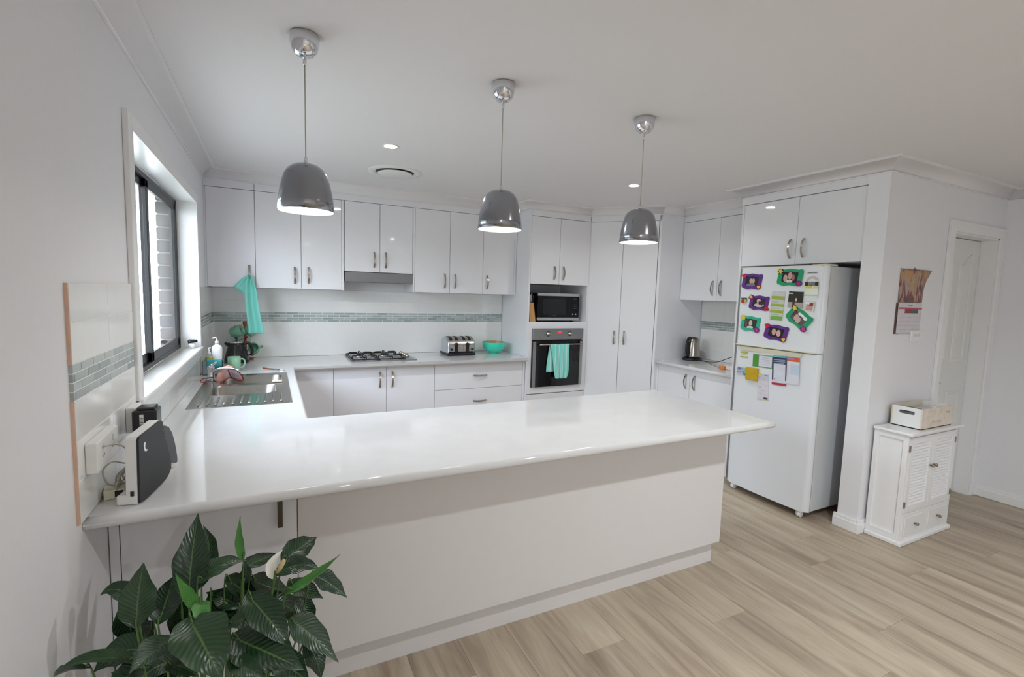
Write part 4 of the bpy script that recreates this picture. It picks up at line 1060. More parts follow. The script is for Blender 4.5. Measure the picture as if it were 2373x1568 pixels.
flat('magnet', [C('4a5e5c'), C('b03018'), C('c8b44a')], mg, [('poly', [(-.026, .008), (.024, .010), (.022, .022), (-.026, .022)], 0, .005, 0), ('ell', (-.008, -.006, .016, .016), 0, .006, 1), ('ell', (.014, -.002, .011, .011), 0, .007, 2)])
sheet('business_card', 'small yellow-green card at the top left of the lower fridge door', 'card', -2.356, 1.117, .067, .047, 1, 'dadcd0',
      [(0, .36, 1, .28, 1), (0, -.38, 1, .2, 1), (0, 0, .5, .08, 2)], ['b3b84c', 'a8aaa0'])
sheet('certificate', 'green-bordered certificate card near the top of the lower fridge door', 'paper', -2.524, 1.088, .169, .097, 1, '6c9c70',
      [(-.35, 0, .28, .96, 1), (.13, 0, .64, .84, 2), (.13, .28, .3, .04, 3), (.13, .12, .44, .02, 3), (.13, .0, .44, .02, 3), (.13, -.12, .44, .02, 3), (.13, -.24, .3, .02, 3)], ['4b9434', 'd4d4e0', 'a8a8b4'])
sheet('flyer', 'dark blue flyer with a red foot strip on the lower fridge door', 'flyer', -2.664, 1.038, .112, .218, 3.3, '2a3058',
      [(0, .47, 1, .06, 1), (.02, -.06, .82, .56, 2), (0, -.415, 1, .17, 2), (0, -.46, 1, .08, 3), (0, .36, .8, .03, 4), (0, .30, .84, .03, 4), (-.05, .24, .7, .025, 4), (-.3, -.30, .06, .04, 5)], ['6fb0bc', 'd5d6e2', 'b42a40', '8fa0b4', '6c6c80'], lift=.003)
sheet('flyer', 'white flyer with an orange and red heading on the lower fridge door', 'flyer', -2.768, 1.052, .092, .194, 1.6, 'd9dbe4',
      [(0, .42, 1, .16, 1), (-.2, .44, .5, .06, 2), (.12, .05, .7, .4, 3), (-.4, -.05, .12, .5, 4)], ['d2603c', 'a880b8', 'c0cfe0', 'dcc8cc'], lift=.004)
hi = sheet('slogan_magnet', 'small colourful slogan magnet reading HI-5 ROCKS left of the yellow notepad', 'magnet', -2.341, .984, .081, .064, 0, 'b8bfcc',
      [(-.3, .28, .3, .35, 1), (.33, .05, .3, .7, 2), (.36, -.34, .25, .2, 3)], ['7a9cb8', '9ec0b0', '50708a'], txt=[('HI-5', .022, -.12, .27, '3c5a86'), ('ROCKS', .019, -.06, -.12, '9a3070')])
np_ = on_fridge('notepad', 'mustard yellow block notepad on the lower fridge door', 'notepad', -2.445, .977, 1, lift=.0)
bm = NB(); box(bm, -.052, .052, -.05, .05, 0, .018, bev=.004); obj('pad', bm, C('c2a016', .7), np_, local=True)
bm = NB(); box(bm, -.055, .050, -.053, .054, -.001, .003, bev=.001); obj('backing', bm, C('e2dcb8'), np_, local=True)
sheet('receipt', 'long pale receipt hanging below the yellow notepad', 'paper', -2.544, .894, .094, .199, 3, 'd6d2dc',
      [(.0, .36, 1, .26, 1), (.25, .44, .3, .03, 2), (.1, .3, .16, .12, 3), (-.2, .1, .3, .03, 4), (.25, .05, .25, .03, 4), (-.25, -.02, .25, .03, 4), (.1, -.15, .5, .03, 4), (-.2, -.26, .3, .03, 4), (.25, -.3, .3, .03, 4), (.25, -.44, .36, .08, 5), (0, -.49, 1, .03, 6)], ['c6c6d8', '7c7c88', 'c8c0a8', 'bdb6c4', '4a3c48', 'cdc48a'], lift=.002)
sm = on_fridge('round_magnet', 'round yellow magnet holding up the long receipt', 'magnet', -2.512, .982, 0, lift=.003)
flat('disc', [C('d8cc48')], sm, [('ell', (0, 0, .013, .013), 0, .004, 0)])
# things on the floor in the fridge gap
o = bx('blue_bottle', mat('blue_plastic', '3f5f8c', .3, var=.2), (4.45, 4.62, -3.03, -2.97, .0005, .06), None, bev=.015, seg=3); setp(o, 'blue plastic bottle lying in the gap beside the fridge', 'bottle')

# ------------------------------------------------------------------ pendants and ceiling fittings
def pendant(x, y, label):
    t = thing('pendant_light', label, 'pendant light', (x, y, H), group='chrome pendant lights over the peninsula')
    bm = NB(); lathe(bm, [(.049, 0), (.0525, -.004), (.051, -.03), (.044, -.055), (.03, -.072), (.012, -.078), (0, -.078)], 40); obj('canopy', bm, CHROME, t, local=True)
    bm = NB(); lathe(bm, [(.006, -.076), (.0065, -.10), (.004, -.104), (0, -.104)], 14); obj('cord_grip', bm, CHROME, t, local=True)
    bm = NB(); lathe(bm, [(.0022, -.10), (.0022, -.448)], 8); obj('cord', bm, mat('clear_cord', 'b5b2a6', .3) if 'clear_cord' not in bpy.data.materials else bpy.data.materials['clear_cord'], t, local=True)
    zt = 2.008-H
    bm = NB(); lathe(bm, [(.006, zt+.022), (.007, zt+.004), (.007, zt-.004)], 14); obj('shade_cap', bm, CHROME, t, local=True)
    out = [(0, 0), (.02, -.001), (.045, -.008), (.064, -.022), (.076, -.042), (.085, -.072), (.092, -.105), (.097, -.14), (.100, -.176)]
    inn = [(.0975, -.176), (.0945, -.14), (.0895, -.105), (.082, -.072), (.073, -.044), (.06, -.025), (.04, -.013), (0, -.008)]
    bm = NB(); lathe(bm, [(r, zt+z) for r, z in out], 64, cap=False, mi=0); lathe(bm, [(out[-1][0], zt+out[-1][1]), (inn[0][0], zt+inn[0][1])], 64, cap=False, mi=0)
    lathe(bm, [(r, zt+z) for r, z in inn], 64, cap=False, mi=1)
    bmesh.ops.remove_doubles(bm, verts=bm.verts, dist=1e-6)
    obj('shade', bm, [SHADEM, mat('white_enamel', 'fafafa', .5) if 'white_enamel' not in bpy.data.materials else bpy.data.materials['white_enamel']], t, local=True)
    bm = NB(); lathe(bm, [(.094, zt-.168), (.095, zt-.172), (.06, zt-.174), (0, zt-.175)], 48, cap=False); obj('diffuser', bm, EMIT, t, local=True)
    l = bpy.data.lights.new('pendant_lamp', 'AREA'); l.shape = 'DISK'; l.size = .17; l.energy = PEND_L; l.color = (1, .93, .84)
    lo = bpy.data.objects.new('pendant_lamp', l); COL.objects.link(lo); lo.location = (x, y, 1.836)
pendant(.594, -2.932, 'chrome pendant light over the router end of the peninsula, largest of three')
pendant(1.399, -2.93, 'chrome pendant light over the middle of the peninsula, second from the window wall')
pendant(2.204, -2.928, 'chrome pendant light over the fridge end of the peninsula')
def downlight(x, y, label, power=None):
    t = thing('downlight', label, 'downlight', (x, y, H), group='round recessed ceiling downlights')
    bm = NB(); lathe(bm, [(.052, 0), (.052, -.004), (.040, -.005), (.037, 0)], 36, cap=False); obj('trim_ring', bm, WPLAS, t, local=True)
    bm = NB(); lathe(bm, [(.038, -.003), (.02, -.0035), (0, -.0035)], 32, cap=False); obj('lens', bm, DLEMIT, t, local=True)
    l = bpy.data.lights.new('downlight_lamp', 'AREA'); l.shape = 'DISK'; l.size = .07; l.energy = power or DOWN_L; l.color = (.92, .965, 1); l.spread = math.radians(150)
    lo = bpy.data.objects.new('downlight_lamp', l); COL.objects.link(lo); lo.location = (x, y, H-.006)
downlight(1.17, -1.728, 'round recessed downlight nearer the window, beside the round ceiling vent')
downlight(3.16, -1.728, 'round recessed downlight in front of the corner pantry')
downlight(2.45, -4.6, 'round recessed living room downlight just behind the camera on the hall side', LIV_L)
for x, nm in ((1.17, 'nearer the window wall'), (3.16, 'nearer the hall side')):  # unseen far pair, assumed here to add ambient light
    downlight(x, -7.0, 'unseen downlight assumed far behind the camera for ambient light, %s' % nm, LIV_L*1.0)
vt = thing('ceiling_vent', 'round white air conditioning outlet in the kitchen ceiling', 'vent', (1.352, -1.055, H))
bm = NB(); lathe(bm, [(.205, 0), (.203, -.006), (.16, -.010), (.15, -.004), (.146, .0)], 56, cap=False); obj('outer_ring', bm, WPLAS, vt, local=True)
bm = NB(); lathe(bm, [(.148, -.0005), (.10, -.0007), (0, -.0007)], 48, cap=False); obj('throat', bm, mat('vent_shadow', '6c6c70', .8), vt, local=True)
bm = NB(); lathe(bm, [(.13, -.012), (.132, -.016), (.12, -.024), (0, -.026)], 56, cap=True); obj('baffle_disc', bm, WPLAS, vt, local=True)

# ------------------------------------------------------------------ calendar, switch, small cabinet, crate
cal = thing('wall_calendar', 'wall calendar with a colourful picture pinned to the hall wall', 'calendar', (4.40, YN, 1.79))
def pic_mat():
    m = bpy.data.materials.new('calendar_picture'); m.use_nodes = True; n = m.node_tree; b = n.nodes['Principled BSDF']
    tcn = n.nodes.new('ShaderNodeTexCoord'); mp = n.nodes.new('ShaderNodeMapping'); mp.inputs['Scale'].default_value = (14, 1, 7); mp.inputs['Rotation'].default_value = (0, .35, 0)
    nz = n.nodes.new('ShaderNodeTexNoise'); nz.inputs['Scale'].default_value = 1; nz.inputs['Detail'].default_value = 3; nz.inputs['Distortion'].default_value = 1.2
    n.links.new(tcn.outputs['Object'], mp.inputs[0]); n.links.new(mp.outputs[0], nz.inputs['Vector'])
    rp = n.nodes.new('ShaderNodeValToRGB'); n.links.new(nz.outputs['Fac'], rp.inputs[0]); e = rp.color_ramp.elements
    e[0].position = .28; e[0].color = srgb('2c3230')+(1,); e[1].position = .78; e[1].color = srgb('b8b4ac')+(1,)
    for p, c in ((.38, '4c4a44'), (.46, '8c3a44'), (.53, 'a89a8c'), (.6, 'c08a44'), (.68, '8a7a70')): k = e.new(p); k.color = srgb(c)+(1,)
    n.links.new(rp.outputs[0], b.inputs['Base Color']); b.inputs['Roughness'].default_value = .35; return m
bm = NB(); n = 8; rows = []
for k in range(n+1):
    z = 1.79-.225*k/n; curl = .0
    xr = 4.592-.075*math.sin(min(1, k/n*1.6)*PI/2)+(.0)
    rows.append([bm.verts.new((4.217+(xr-4.217)*i/6, YN-.004-.012*(i/6)**2*(1-k/n)-.004*k/n, z)) for i in range(7)])
for a, b in zip(rows, rows[1:]):
    for i in range(6): f = bm.faces.new((a[i], a[i+1], b[i+1], b[i])); f.smooth = True
o = obj('picture_page', bm, pic_mat(), cal); o.modifiers.new('s', 'SOLIDIFY').thickness = .0015
bm = NB(); box(bm, 4.225, 4.525, YN-.007, YN-.0055, 1.355, 1.563); pg = obj('date_page', bm, C('d4cfd4'), cal)
bm = NB(); box(bm, 4.23, 4.53, YN-.0078, YN-.007, 1.519, 1.531); obj('header_strip', bm, C('b8505c'), pg)
bm = NB(); box(bm, 4.31, 4.40, YN-.0082, YN-.007, 1.492, 1.519); obj('thumbnail', bm, C('8c4c48'), pg)
bm = NB(); box(bm, 4.40, 4.48, YN-.0082, YN-.007, 1.492, 1.519); obj('thumbnail', bm, C('56625e'), pg)
for k in range(5): bm = NB(); box(bm, 4.24, 4.515, YN-.0078, YN-.007, 1.462-.027*k, 1.4635-.027*k); obj('date_line', bm, C('c49aa4'), pg)
text('lettering', 'October', .018, WM[cal.name].inverted() @ MFRONT(4.37, YN-.0075, 1.545), C('b07078'), pg, ext=.0002)
bm = NB(); box(bm, 4.205, 4.262, YN-.0035, YN-.002, 1.352, 1.563, M=None); obj('back_pages', bm, C('5a4038'), cal)
bm = NB(); lathe(bm, [(.004, 0), (.005, .004), (.003, .01), (0, .011)], 12, MFRONT(4.385, YN-.001, 1.797)); obj('pin', bm, C('a8a090'), cal)
sw = thing('light_switch', 'white light switch plate under the wall calendar', 'switch', (4.47, YN, 1.32))
bx('plate', WPLAS, (4.415, 4.555, YN-.012, YN, 1.297, 1.375), sw, bev=.003)
for k in range(3): bx('rocker', mat('rocker_grey', 'cfcfcd', .4) if k == 0 else bpy.data.materials['rocker_grey'], (4.455+.026*k, 4.473+.026*k, YN-.015, YN-.011, 1.332, 1.35), sw, bev=.002)

sc_ = thing('louvre_cabinet', 'small white cabinet with louvred doors and two drawers against the hall wall', 'cabinet', (4.37, -3.31, 0))
SX0, SX1, SYF, SYB, SZ = 4.06, 4.69, -3.405, YN-.02, .745
bx('carcass', TRIM, (SX0+.012, SX1-.012, SYF+.018, SYB, .03, SZ-.02), sc_)
bx('top_board', TRIM, (SX0-.02, SX1+.02, SYF-.028, SYB, SZ-.018, SZ), sc_, bev=.006, seg=3)
bx('plinth', TRIM, (SX0-.012, SX1+.015, SYF-.018, SYB, .0, .028), sc_, bev=.006, seg=3)
for x0, x1 in ((SX0, SX0+.012), (SX1-.012, SX1)):
    bm = NB()
    box(bm, x0, x1, SYF, SYF+.028, .028, SZ-.018, bev=.001); box(bm, x0, x1, SYB-.028, SYB, .028, SZ-.018, bev=.001)
    box(bm, x0, x1, SYF+.028, SYB-.028, SZ-.055, SZ-.018, bev=.001); box(bm, x0, x1, SYF+.028, SYB-.028, .028, .07, bev=.001)
    obj('side_frame', bm, TRIM, sc_)
bm = NB(); box(bm, SX0-.0006, SX0+.02, SYF-.0006, SYF+.016, .028, SZ-.018, bev=.001); box(bm, SX1-.02, SX1+.0006, SYF-.0006, SYF+.016, .028, SZ-.018, bev=.001); box(bm, SX0+.02, SX1-.02, SYF, SYF+.016, .205, .215, bev=.001); box(bm, SX0+.02, SX1-.02, SYF, SYF+.016, SZ-.036, SZ-.018, bev=.001); box(bm, SX0+.02, SX1-.02, SYF, SYF+.016, .028, .04, bev=.001)
obj('front_frame', bm, TRIM, sc_)
xm = (SX0+SX1)/2
for a0, a1, hinge, kx in ((SX0+.021, xm-.001, SX0+.021, xm-.022), (xm+.001, SX1-.021, SX1-.021, xm+.022)):
    bm = NB(); z0, z1 = .217, SZ-.038; s = .04
    box(bm, a0, a0+s, SYF-.004, SYF+.014, z0, z1, bev=.001); box(bm, a1-s, a1, SYF-.004, SYF+.014, z0, z1, bev=.001)
    box(bm, a0+s, a1-s, SYF-.004, SYF+.014, z0, z0+s, bev=.001); box(bm, a0+s, a1-s, SYF-.004, SYF+.014, z1-s, z1, bev=.001)
    d = obj('door', bm, TRIM, sc_)
    ns = 20; hh = (z1-z0-2*s)/ns; sl = None
    for k in range(ns):
        if sl is None:
            g = NB(); box(g, a0+s, a1-s, -.0015, .0015, -.0125, .0125); bmesh.ops.rotate(g, cent=(0, 0, 0), matrix=Matrix.Rotation(-.42, 3, 'X'), verts=g.verts)
            bmesh.ops.translate(g, vec=(0, SYF+.006, z0+s+hh*.5), verts=g.verts); sl = obj('slat', g, TRIM, d)
        else: copy_of(sl, 'slat', (0, 0, hh*k), d)
    bm = NB(); lathe(bm, [(.005, 0), (.005, .01), (.010, .014), (.011, .02), (.007, .026), (0, .027)], 16, MFRONT(kx, SYF-.004, .50)); obj('knob', bm, KNOBM, d)
    for z in (.27, .64):
        bm = NB(); xx = hinge; box(bm, xx-.007, xx+.005, SYF-.008, SYF+.002, z-.02, z+.02, bev=.001); obj('hinge', bm, KNOBM, d)
    dr = bx('drawer', TRIM, (a0, a1, SYF-.004, SYF+.012, .042, .203), sc_, bev=.0015)
    g = NB(); box(g, a0+.03, a1-.03, SYF-.0055, SYF-.003, .065, .18, bev=.001); obj('drawer_field', g, TRIM, dr)
    g = NB(); lathe(g, [(.005, 0), (.005, .01), (.010, .014), (.011, .02), (.007, .026), (0, .027)], 16, MFRONT((a0+a1)/2, SYF-.005, .125)); obj('knob', g, KNOBM, dr)
cr_ = thing('storage_crate', 'white wooden storage crate with printed long side on the louvre cabinet', 'crate', (4.46, -3.31, SZ))
CX0, CX1, CY0, CY1, CZ0, CZ1 = 4.21, 4.60, -3.40, -3.225, SZ+.0005, SZ+.135
SCRIPT = mat('printed_board', 'ddd2c4', .6, var=.10, scale=22)
bx('long_side', SCRIPT, (CX0, CX1, CY0, CY0+.009, CZ0, CZ1), cr_, bev=.001)
bx('long_side', mat('cream_board', 'ddd3bd', .6, var=.04), (CX0, CX1, CY1-.009, CY1, CZ0, CZ1), cr_, bev=.001)
bx('crate_floor', bpy.data.materials['cream_board'], (CX0, CX1, CY0, CY1, CZ0, CZ0+.006), cr_)
# ends with a slot handle
def end_board(x0, x1):
    bm = NB(); ym = (CY0+CY1)/2; z = CZ1-.035
    outer = [(CY0+.009, CZ0), (CY1-.009, CZ0), (CY1-.009, CZ1), (CY0+.009, CZ1)]
    hole = rrect(ym-.045, ym+.045, z-.011, z+.011, .0108, 5)
    for x in (x0, x1):
        vo = [bm.verts.new((x, a, b)) for a, b in outer]; vh = [bm.verts.new((x, a, b)) for a, b in hole]
        e = [bm.edges.new((L[i], L[(i+1) % len(L)])) for L in (vo, vh) for i in range(len(L))]
        bmesh.ops.triangle_fill(bm, use_beauty=True, edges=e)
        if x == x0: so, sh_ = vo, vh
        else:
            for L0, L1 in ((so, vo), (sh_, vh)):
                for i in range(len(L0)): j = (i+1) % len(L0); bm.faces.new((L0[i], L0[j], L1[j], L1[i]))
    for f in list(bm.faces):
        c = f.calc_center_median()
        if len(f.verts) == 3 and all(any(abs(v.co.y-a) < 1e-5 and abs(v.co.z-b) < 1e-5 for a, b in hole) for v in f.verts): bm.faces.remove(f)
    return obj('end_board', bm, WPLAS, cr_)
end_board(CX0, CX0+.009); end_board(CX1-.009, CX1)
text('lettering', 'Provence', .034, WM[cr_.name].inverted() @ MFRONT(4.40, CY0-.0004, CZ0+.045), C('c0b0a4'), cr_, ext=.0002, italic=.3)
text('lettering', 'Paris', .028, WM[cr_.name].inverted() @ MFRONT(4.54, CY0-.0004, CZ0+.095), C('9a8c84'), cr_, ext=.0002, italic=.3)
o = bx('paper_stack', mat('loose_paper', 'd4d2d6', .7), (4.27, 4.58, -3.385, -3.24, CZ0+.007, CZ0+.098), None, bev=.002); setp(o, 'stack of white paper lying inside the storage crate', 'paper')
o = bx('dark_wallet', mat('dark_leather', '2c1c18', .5), (4.24, 4.34, -3.34, -3.25, CZ0+.0985, CZ0+.118), None, bev=.005); setp(o, 'dark brown wallet on top of the papers in the crate', 'wallet')

# ------------------------------------------------------------------ left end: sockets, modem, cables
def socket(y0, y1, z0, z1, label):
    t = thing('power_outlet', label, 'power outlet', (.0095, (y0+y1)/2, z0), group='white power outlets on the left tiled wall')
    bx('plate', WPLAS, (.0095, .036, y0, y1, z0, z1), t, bev=.003); zm = (z0+z1)/2
    n = 2
    for k in range(n):
        y = y0+(y1-y0)*(.27+.46*k)
        bx('rocker', mat('rocker_white', 'dddddb', .3) if 'rocker_white' not in bpy.data.materials else bpy.data.materials['rocker_white'], (.036, .039, y-.006, y+.006, zm+.012, zm+.03), t, bev=.001)
        for s, r_ in ((-1, .5), (1, -.5)):
            g = NB(); box(g, .0358, .0365, -.0012, .0012, -.004, .004); bmesh.ops.rotate(g, cent=(0, 0, 0), matrix=Matrix.Rotation(r_, 3, 'X'), verts=g.verts); bmesh.ops.translate(g, vec=(0, y+s*.007, zm-.006), verts=g.verts); obj('pin_hole', g, BLACK, t)
    return t
socket(-3.285, -3.08, 1.02, 1.105, 'double power outlet nearest the bench corner, white cable plugged in')
socket(-2.87, -2.77, 1.02, 1.11, 'white power outlet behind the black transformer by the window frame')
# modem: black face towards the room, white edge, standing on its foot
Mm = Matrix.Translation((.125, -3.175, BT+.0005)) @ Matrix.Rotation(math.radians(0), 4, 'Z')
md = thing('modem', 'upright black-faced modem with white edge and glowing dots on the bench', 'modem', M=Mm)
# local frame: x along the face, -y = out of the face, z up
Mm = Matrix.Translation((.134, -3.145, BT+.0005)) @ Matrix.Rotation(math.radians(77.5), 4, 'Z')
md.matrix_world = Mm; WM[md.name] = Mm.copy()
XZ = Matrix(((1, 0, 0, 0), (0, 0, -1, 0), (0, 1, 0, 0), (0, 0, 0, 1)))
def outline(pts, k=5): return [(p.x, p.y) for p in catmull([(x, y, 0) for x, y in pts], k)]
face = [(-.100, .006), (-.094, .192), (-.088, .198), (.050, .212), (.058, .205), (.110, .052), (.108, .034)] + outline([(.108, .034), (.08, .015), (.03, .007), (-.04, .003), (-.096, .002)], 3)[1:-1]
bm = NB(); prism(bm, face, 0, .006, M=XZ); obj('front_cover', bm, BLMATTE, md, local=True)
bm = NB(); wf = [(x*1.01-.002, z+.002 if z > .1 else z) for x, z in face]; prism(bm, wf, -.028, -.0005, M=XZ); obj('white_shell', bm, WPLAS, md, local=True)
bm = NB(); box(bm, -.102, -.035, .0, .055, .0, .03, bev=.006, seg=3); obj('foot', bm, WPLAS, md, local=True)
bm = NB(); box(bm, -.106, -.1005, .008, .016, .028, .042); obj('side_port', bm, BLACK, md, local=True)
for k in range(6):
    bm = NB(); lathe(bm, [(.0012, 0), (.0012, .0006), (0, .0006)], 8, Matrix.Translation((.057+.0045*k, -.0062, .188-.011*k)) @ Matrix.Rotation(PI/2, 4, 'X')); obj('indicator_light', bm, C('9aa0a4'), md, local=True)
bm = NB(); T_ = outline([(-.068, .168), (-.062, .176), (-.056, .172), (-.060, .162), (-.056, .152), (-.048, .150), (-.052, .145), (-.064, .150), (-.066, .158)], 3)
prism(bm, T_, .0055, .0068, M=XZ); obj('maker_mark', bm, WHITEI, md, local=True)
# grey and white device leaning behind the modem
Md = Matrix.Translation((.115, -2.965, BT+.0005)) @ Matrix.Rotation(math.radians(55), 4, 'Z')
dv_ = thing('cordless_handset', 'slim grey-topped white device leaning behind the modem', 'handset', M=Md)
bm = NB(); prism(bm, outline([(-.06, .165), (.03, .155), (.062, .02), (.058, .006), (.04, .002), (-.055, .0)], 4), 0, .012, M=XZ); obj('white_body', bm, WPLAS, dv_, local=True)
bm = NB(); prism(bm, outline([(-.055, .163), (.028, .152), (.058, .035), (.04, .02), (-.04, .08)], 4), .012, .019, M=XZ); obj('grey_cover', bm, C('5d6064', .5), dv_, local=True)
tr = thing('power_adaptor', 'black plug-in transformer with white barcode label at the window frame', 'adaptor', (.08, -2.93, 1.03))
bx('case', BLACK, (.046, .116, -2.965, -2.885, 1.005, 1.118), tr, bev=.006, seg=3)
bx('lid', BLMATTE, (.058, .108, -2.955, -2.89, 1.116, 1.126), tr, bev=.004)
bx('barcode_label', WPLAS, (.068, .079, -2.9662, -2.9648, 1.045, 1.105), tr)
bm = NB()
for k in range(9): box(bm, .069, .078, -2.9666, -2.966, 1.052+.005*k, 1.0535+.005*k+.001*(k % 2))
o = obj('barcode', bm, INK, tr)
ad = thing('cable_adaptor', 'small yellowed plastic cable adaptor box with a black socket on the bench', 'adaptor', M=Matrix.Translation((.036, -3.150, BT+.0005)) @ Matrix.Rotation(.2, 4, 'Z'))
bm = NB(); box(bm, -.024, .028, -.022, .03, 0, .028, bev=.002); obj('case', bm, CREAM, ad, local=True)
bm = NB(); box(bm, .002, .022, -.0235, -.02, .006, .024); obj('socket_hole', bm, BLACK, ad, local=True)
cb = thing('cable_bundle', 'tangle of thin grey cables between the power outlet and the modem', 'cable', (.05, -3.12, BT))
GC = mat('cable_grey', 'b3aea2', .5); 
paths = [[(.038, -3.24, 1.083), (.06, -3.20, 1.075), (.07, -3.15, 1.04), (.065, -3.13, .97), (.05, -3.13, .935), (.045, -3.145, .93)],
         [(.045, -3.145, .928), (.03, -3.19, .96), (.025, -3.20, 1.0), (.04, -3.17, 1.015), (.06, -3.13, .995), (.075, -3.10, .985)]]
for s in range(7):
    r0 = .028+.006*R_.random(); cx, cy, cz = .062+R_.uniform(-.008, .008), -3.09+R_.uniform(-.03, .03), .945+R_.uniform(-.01, .02)
    t1, t2 = R_.uniform(-.5, .5), R_.uniform(-.6, .6)
    paths.append([(cx+.6*r0*math.cos(a)*math.cos(t1), cy+1.9*r0*math.cos(a+t2), max(.905, cz+r0*math.sin(a))) for a in [k*PI/4+s for k in range(10)]])
for p in paths:
    bm = NB(); tube(bm, catmull(p, 4), .0021, 6); obj('cable', bm, GC, cb)
for (y, z) in ((-3.165, .925), (-3.150, .912), (-3.12, .93), (-3.06, .99)):
    bm = NB(); box(bm, .070, .104, y-.008, y+.006, z-.006, z+.006, bev=.002); obj('plug', bm, BLACK, cb)

# ------------------------------------------------------------------ around the sink
cad = thing('dish_caddy', 'clear plastic dish caddy with an aqua cloth at the window end of the sink', 'caddy', (.09, -.87, BT))
bm = NB(); x0, x1, y0, y1, z0, z1 = .026, .150, -.915, -.835, .9008, 1.005; t = .003
box(bm, x0, x1, y0, y1, z0, z0+t); box(bm, x0, x0+t, y0, y1, z0, z1); box(bm, x1-t, x1, y0, y1, z0, z1); box(bm, x0, x1, y0, y0+t, z0, z1); box(bm, x0, x1, y1-t, y1, z0, z1)
obj('tray', bm, mat('translucent_blue_plastic', 'b3c4cc', .25, trans=.35), cad)
bm = NB(); n = 12; prev = None
for r_, (y, z) in enumerate([(-.88, 1.0), (-.905, 1.012), (-.919, 1.008), (-.921, .99), (-.922, .97), (-.922, .957)]):
    cur = [bm.verts.new((.053+.092*i/n, y-.002*math.sin(i*1.1), z+.002*math.sin(i*.7))) for i in range(n+1)]
    if prev:
        for i in range(n): f = bm.faces.new((prev[i], prev[i+1], cur[i+1], cur[i])); f.smooth = True
    prev = cur
o = obj('sponge_cloth', bm, mat('teal_sponge', '4fb0b4', .9, var=.06, scale=80), None, origin=(.1, -.91, .957)); setp(o, 'teal sponge cloth draped over the rim of the dish caddy', 'cloth'); o.modifiers.new('s', 'SOLIDIFY').thickness = .003
b1_ = thing('lotion_bottle', 'tall white pump bottle standing in the dish caddy', 'bottle', (.114, -.872, .905))
bm = NB(); lathe(bm, [(.026, 0), (.029, .006), (.030, .10), (.034, .17), (.033, .19), (.024, .205), (.012, .21), (.012, .222), (0, .222)], 28, Matrix.Diagonal((1, .7, 1, 1))); obj('body', bm, mat('white_bottle', 'f1f1ee', .3), b1_, local=True)
bm = NB(); lathe(bm, [(.013, .218), (.013, .235), (.005, .237), (.005, .262), (0, .262)], 14); tube(bm, [(.0, 0, .255), (-.01, -.004, .262), (-.03, -.01, .256)], [.007, .006, .004], 8); obj('pump', bm, WPLAS, b1_, local=True)
b2_ = thing('soap_bottle', 'clear pump bottle of yellow-green soap in the dish caddy', 'bottle', (.064, -.874, .905))
bm = NB(); lathe(bm, [(.022, 0), (.024, .004), (.024, .12), (.018, .13), (.010, .134), (0, .134)], 24); obj('body', bm, mat('pale_soap', 'd5dccf', .2, trans=.3), b2_, local=True)
bm = NB(); lathe(bm, [(.0243, .086), (.0243, .124)], 24, cap=False); obj('label_band', bm, C('b9c84c'), b2_, local=True)
bm = NB(); lathe(bm, [(.012, .132), (.014, .15), (.008, .158), (.004, .16), (.004, .19), (0, .19)], 14); tube(bm, [(0, 0, .186), (.012, -.004, .19)], [.006, .004], 8); obj('pump', bm, WPLAS, b2_, local=True)
br = thing('dish_brush', 'black-bristled brush in a small white cup on the window sill', 'brush', (-.025, -.96, WZ0+.0125))
bm = NB(); lathe(bm, [(.014, 0), (.020, .02), (.021, .034), (.019, .034), (.013, .004), (0, .004)], 22); obj('cup', bm, WPLAS, br, local=True)
bm = NB(); tube(bm, [(-.022, -.01, .046), (.0, 0, .046), (.028, .01, .05)], [.012, .009, .010], 10); 
for k in range(24):
    a = R_.uniform(-.02, .02); tube(bm, [(a, 0, .048), (a+R_.uniform(-.008, .008), R_.uniform(-.01, .01), .048+R_.uniform(.006, .014))], .0015, 4)
obj('brush_head', bm, BLACK, br, local=True)
# stove-top kettle
sk2 = thing('stovetop_kettle', 'black enamel kettle with steel lid in the back corner of the bench', 'kettle', (.205, -.30, BT+.0005))
bm = NB(); lathe(bm, [(.085, 0), (.094, .006), (.092, .03), (.078, .09), (.060, .15), (.056, .165), (.05, .17)], 40); lathe(bm, [(.05, .17), (0, .17)], 40, cap=False); obj('body', bm, mat('black_enamel', '16171a', .22), sk2, local=True)
bm = NB(); lathe(bm, [(.056, .168), (.052, .176), (.025, .184), (.008, .186), (0, .186)], 32); obj('lid', bm, CHROME, sk2, local=True)
bm = NB(); lathe(bm, [(.006, .184), (.005, .194), (.014, .2), (.012, .212), (0, .214)], 16); obj('lid_knob', bm, BLACK, sk2, local=True)
bm = NB(); tube(bm, catmull([(.05, 0, .155), (.085, 0, .165), (.112, 0, .13), (.115, 0, .08), (.105, 0, .055)], 4), .012, 10, flat=.009); obj('handle', bm, BLACK, sk2, local=True)
bm = NB(); tube(bm, [(-.045, 0, .14), (-.085, 0, .168)], [.018, .011], 12); obj('spout', bm, BLACK, sk2, local=True)
bx('maker_plate', C('8b8d8f', .3), (.235, .26, -.392, -.388, .935, .942), sk2)
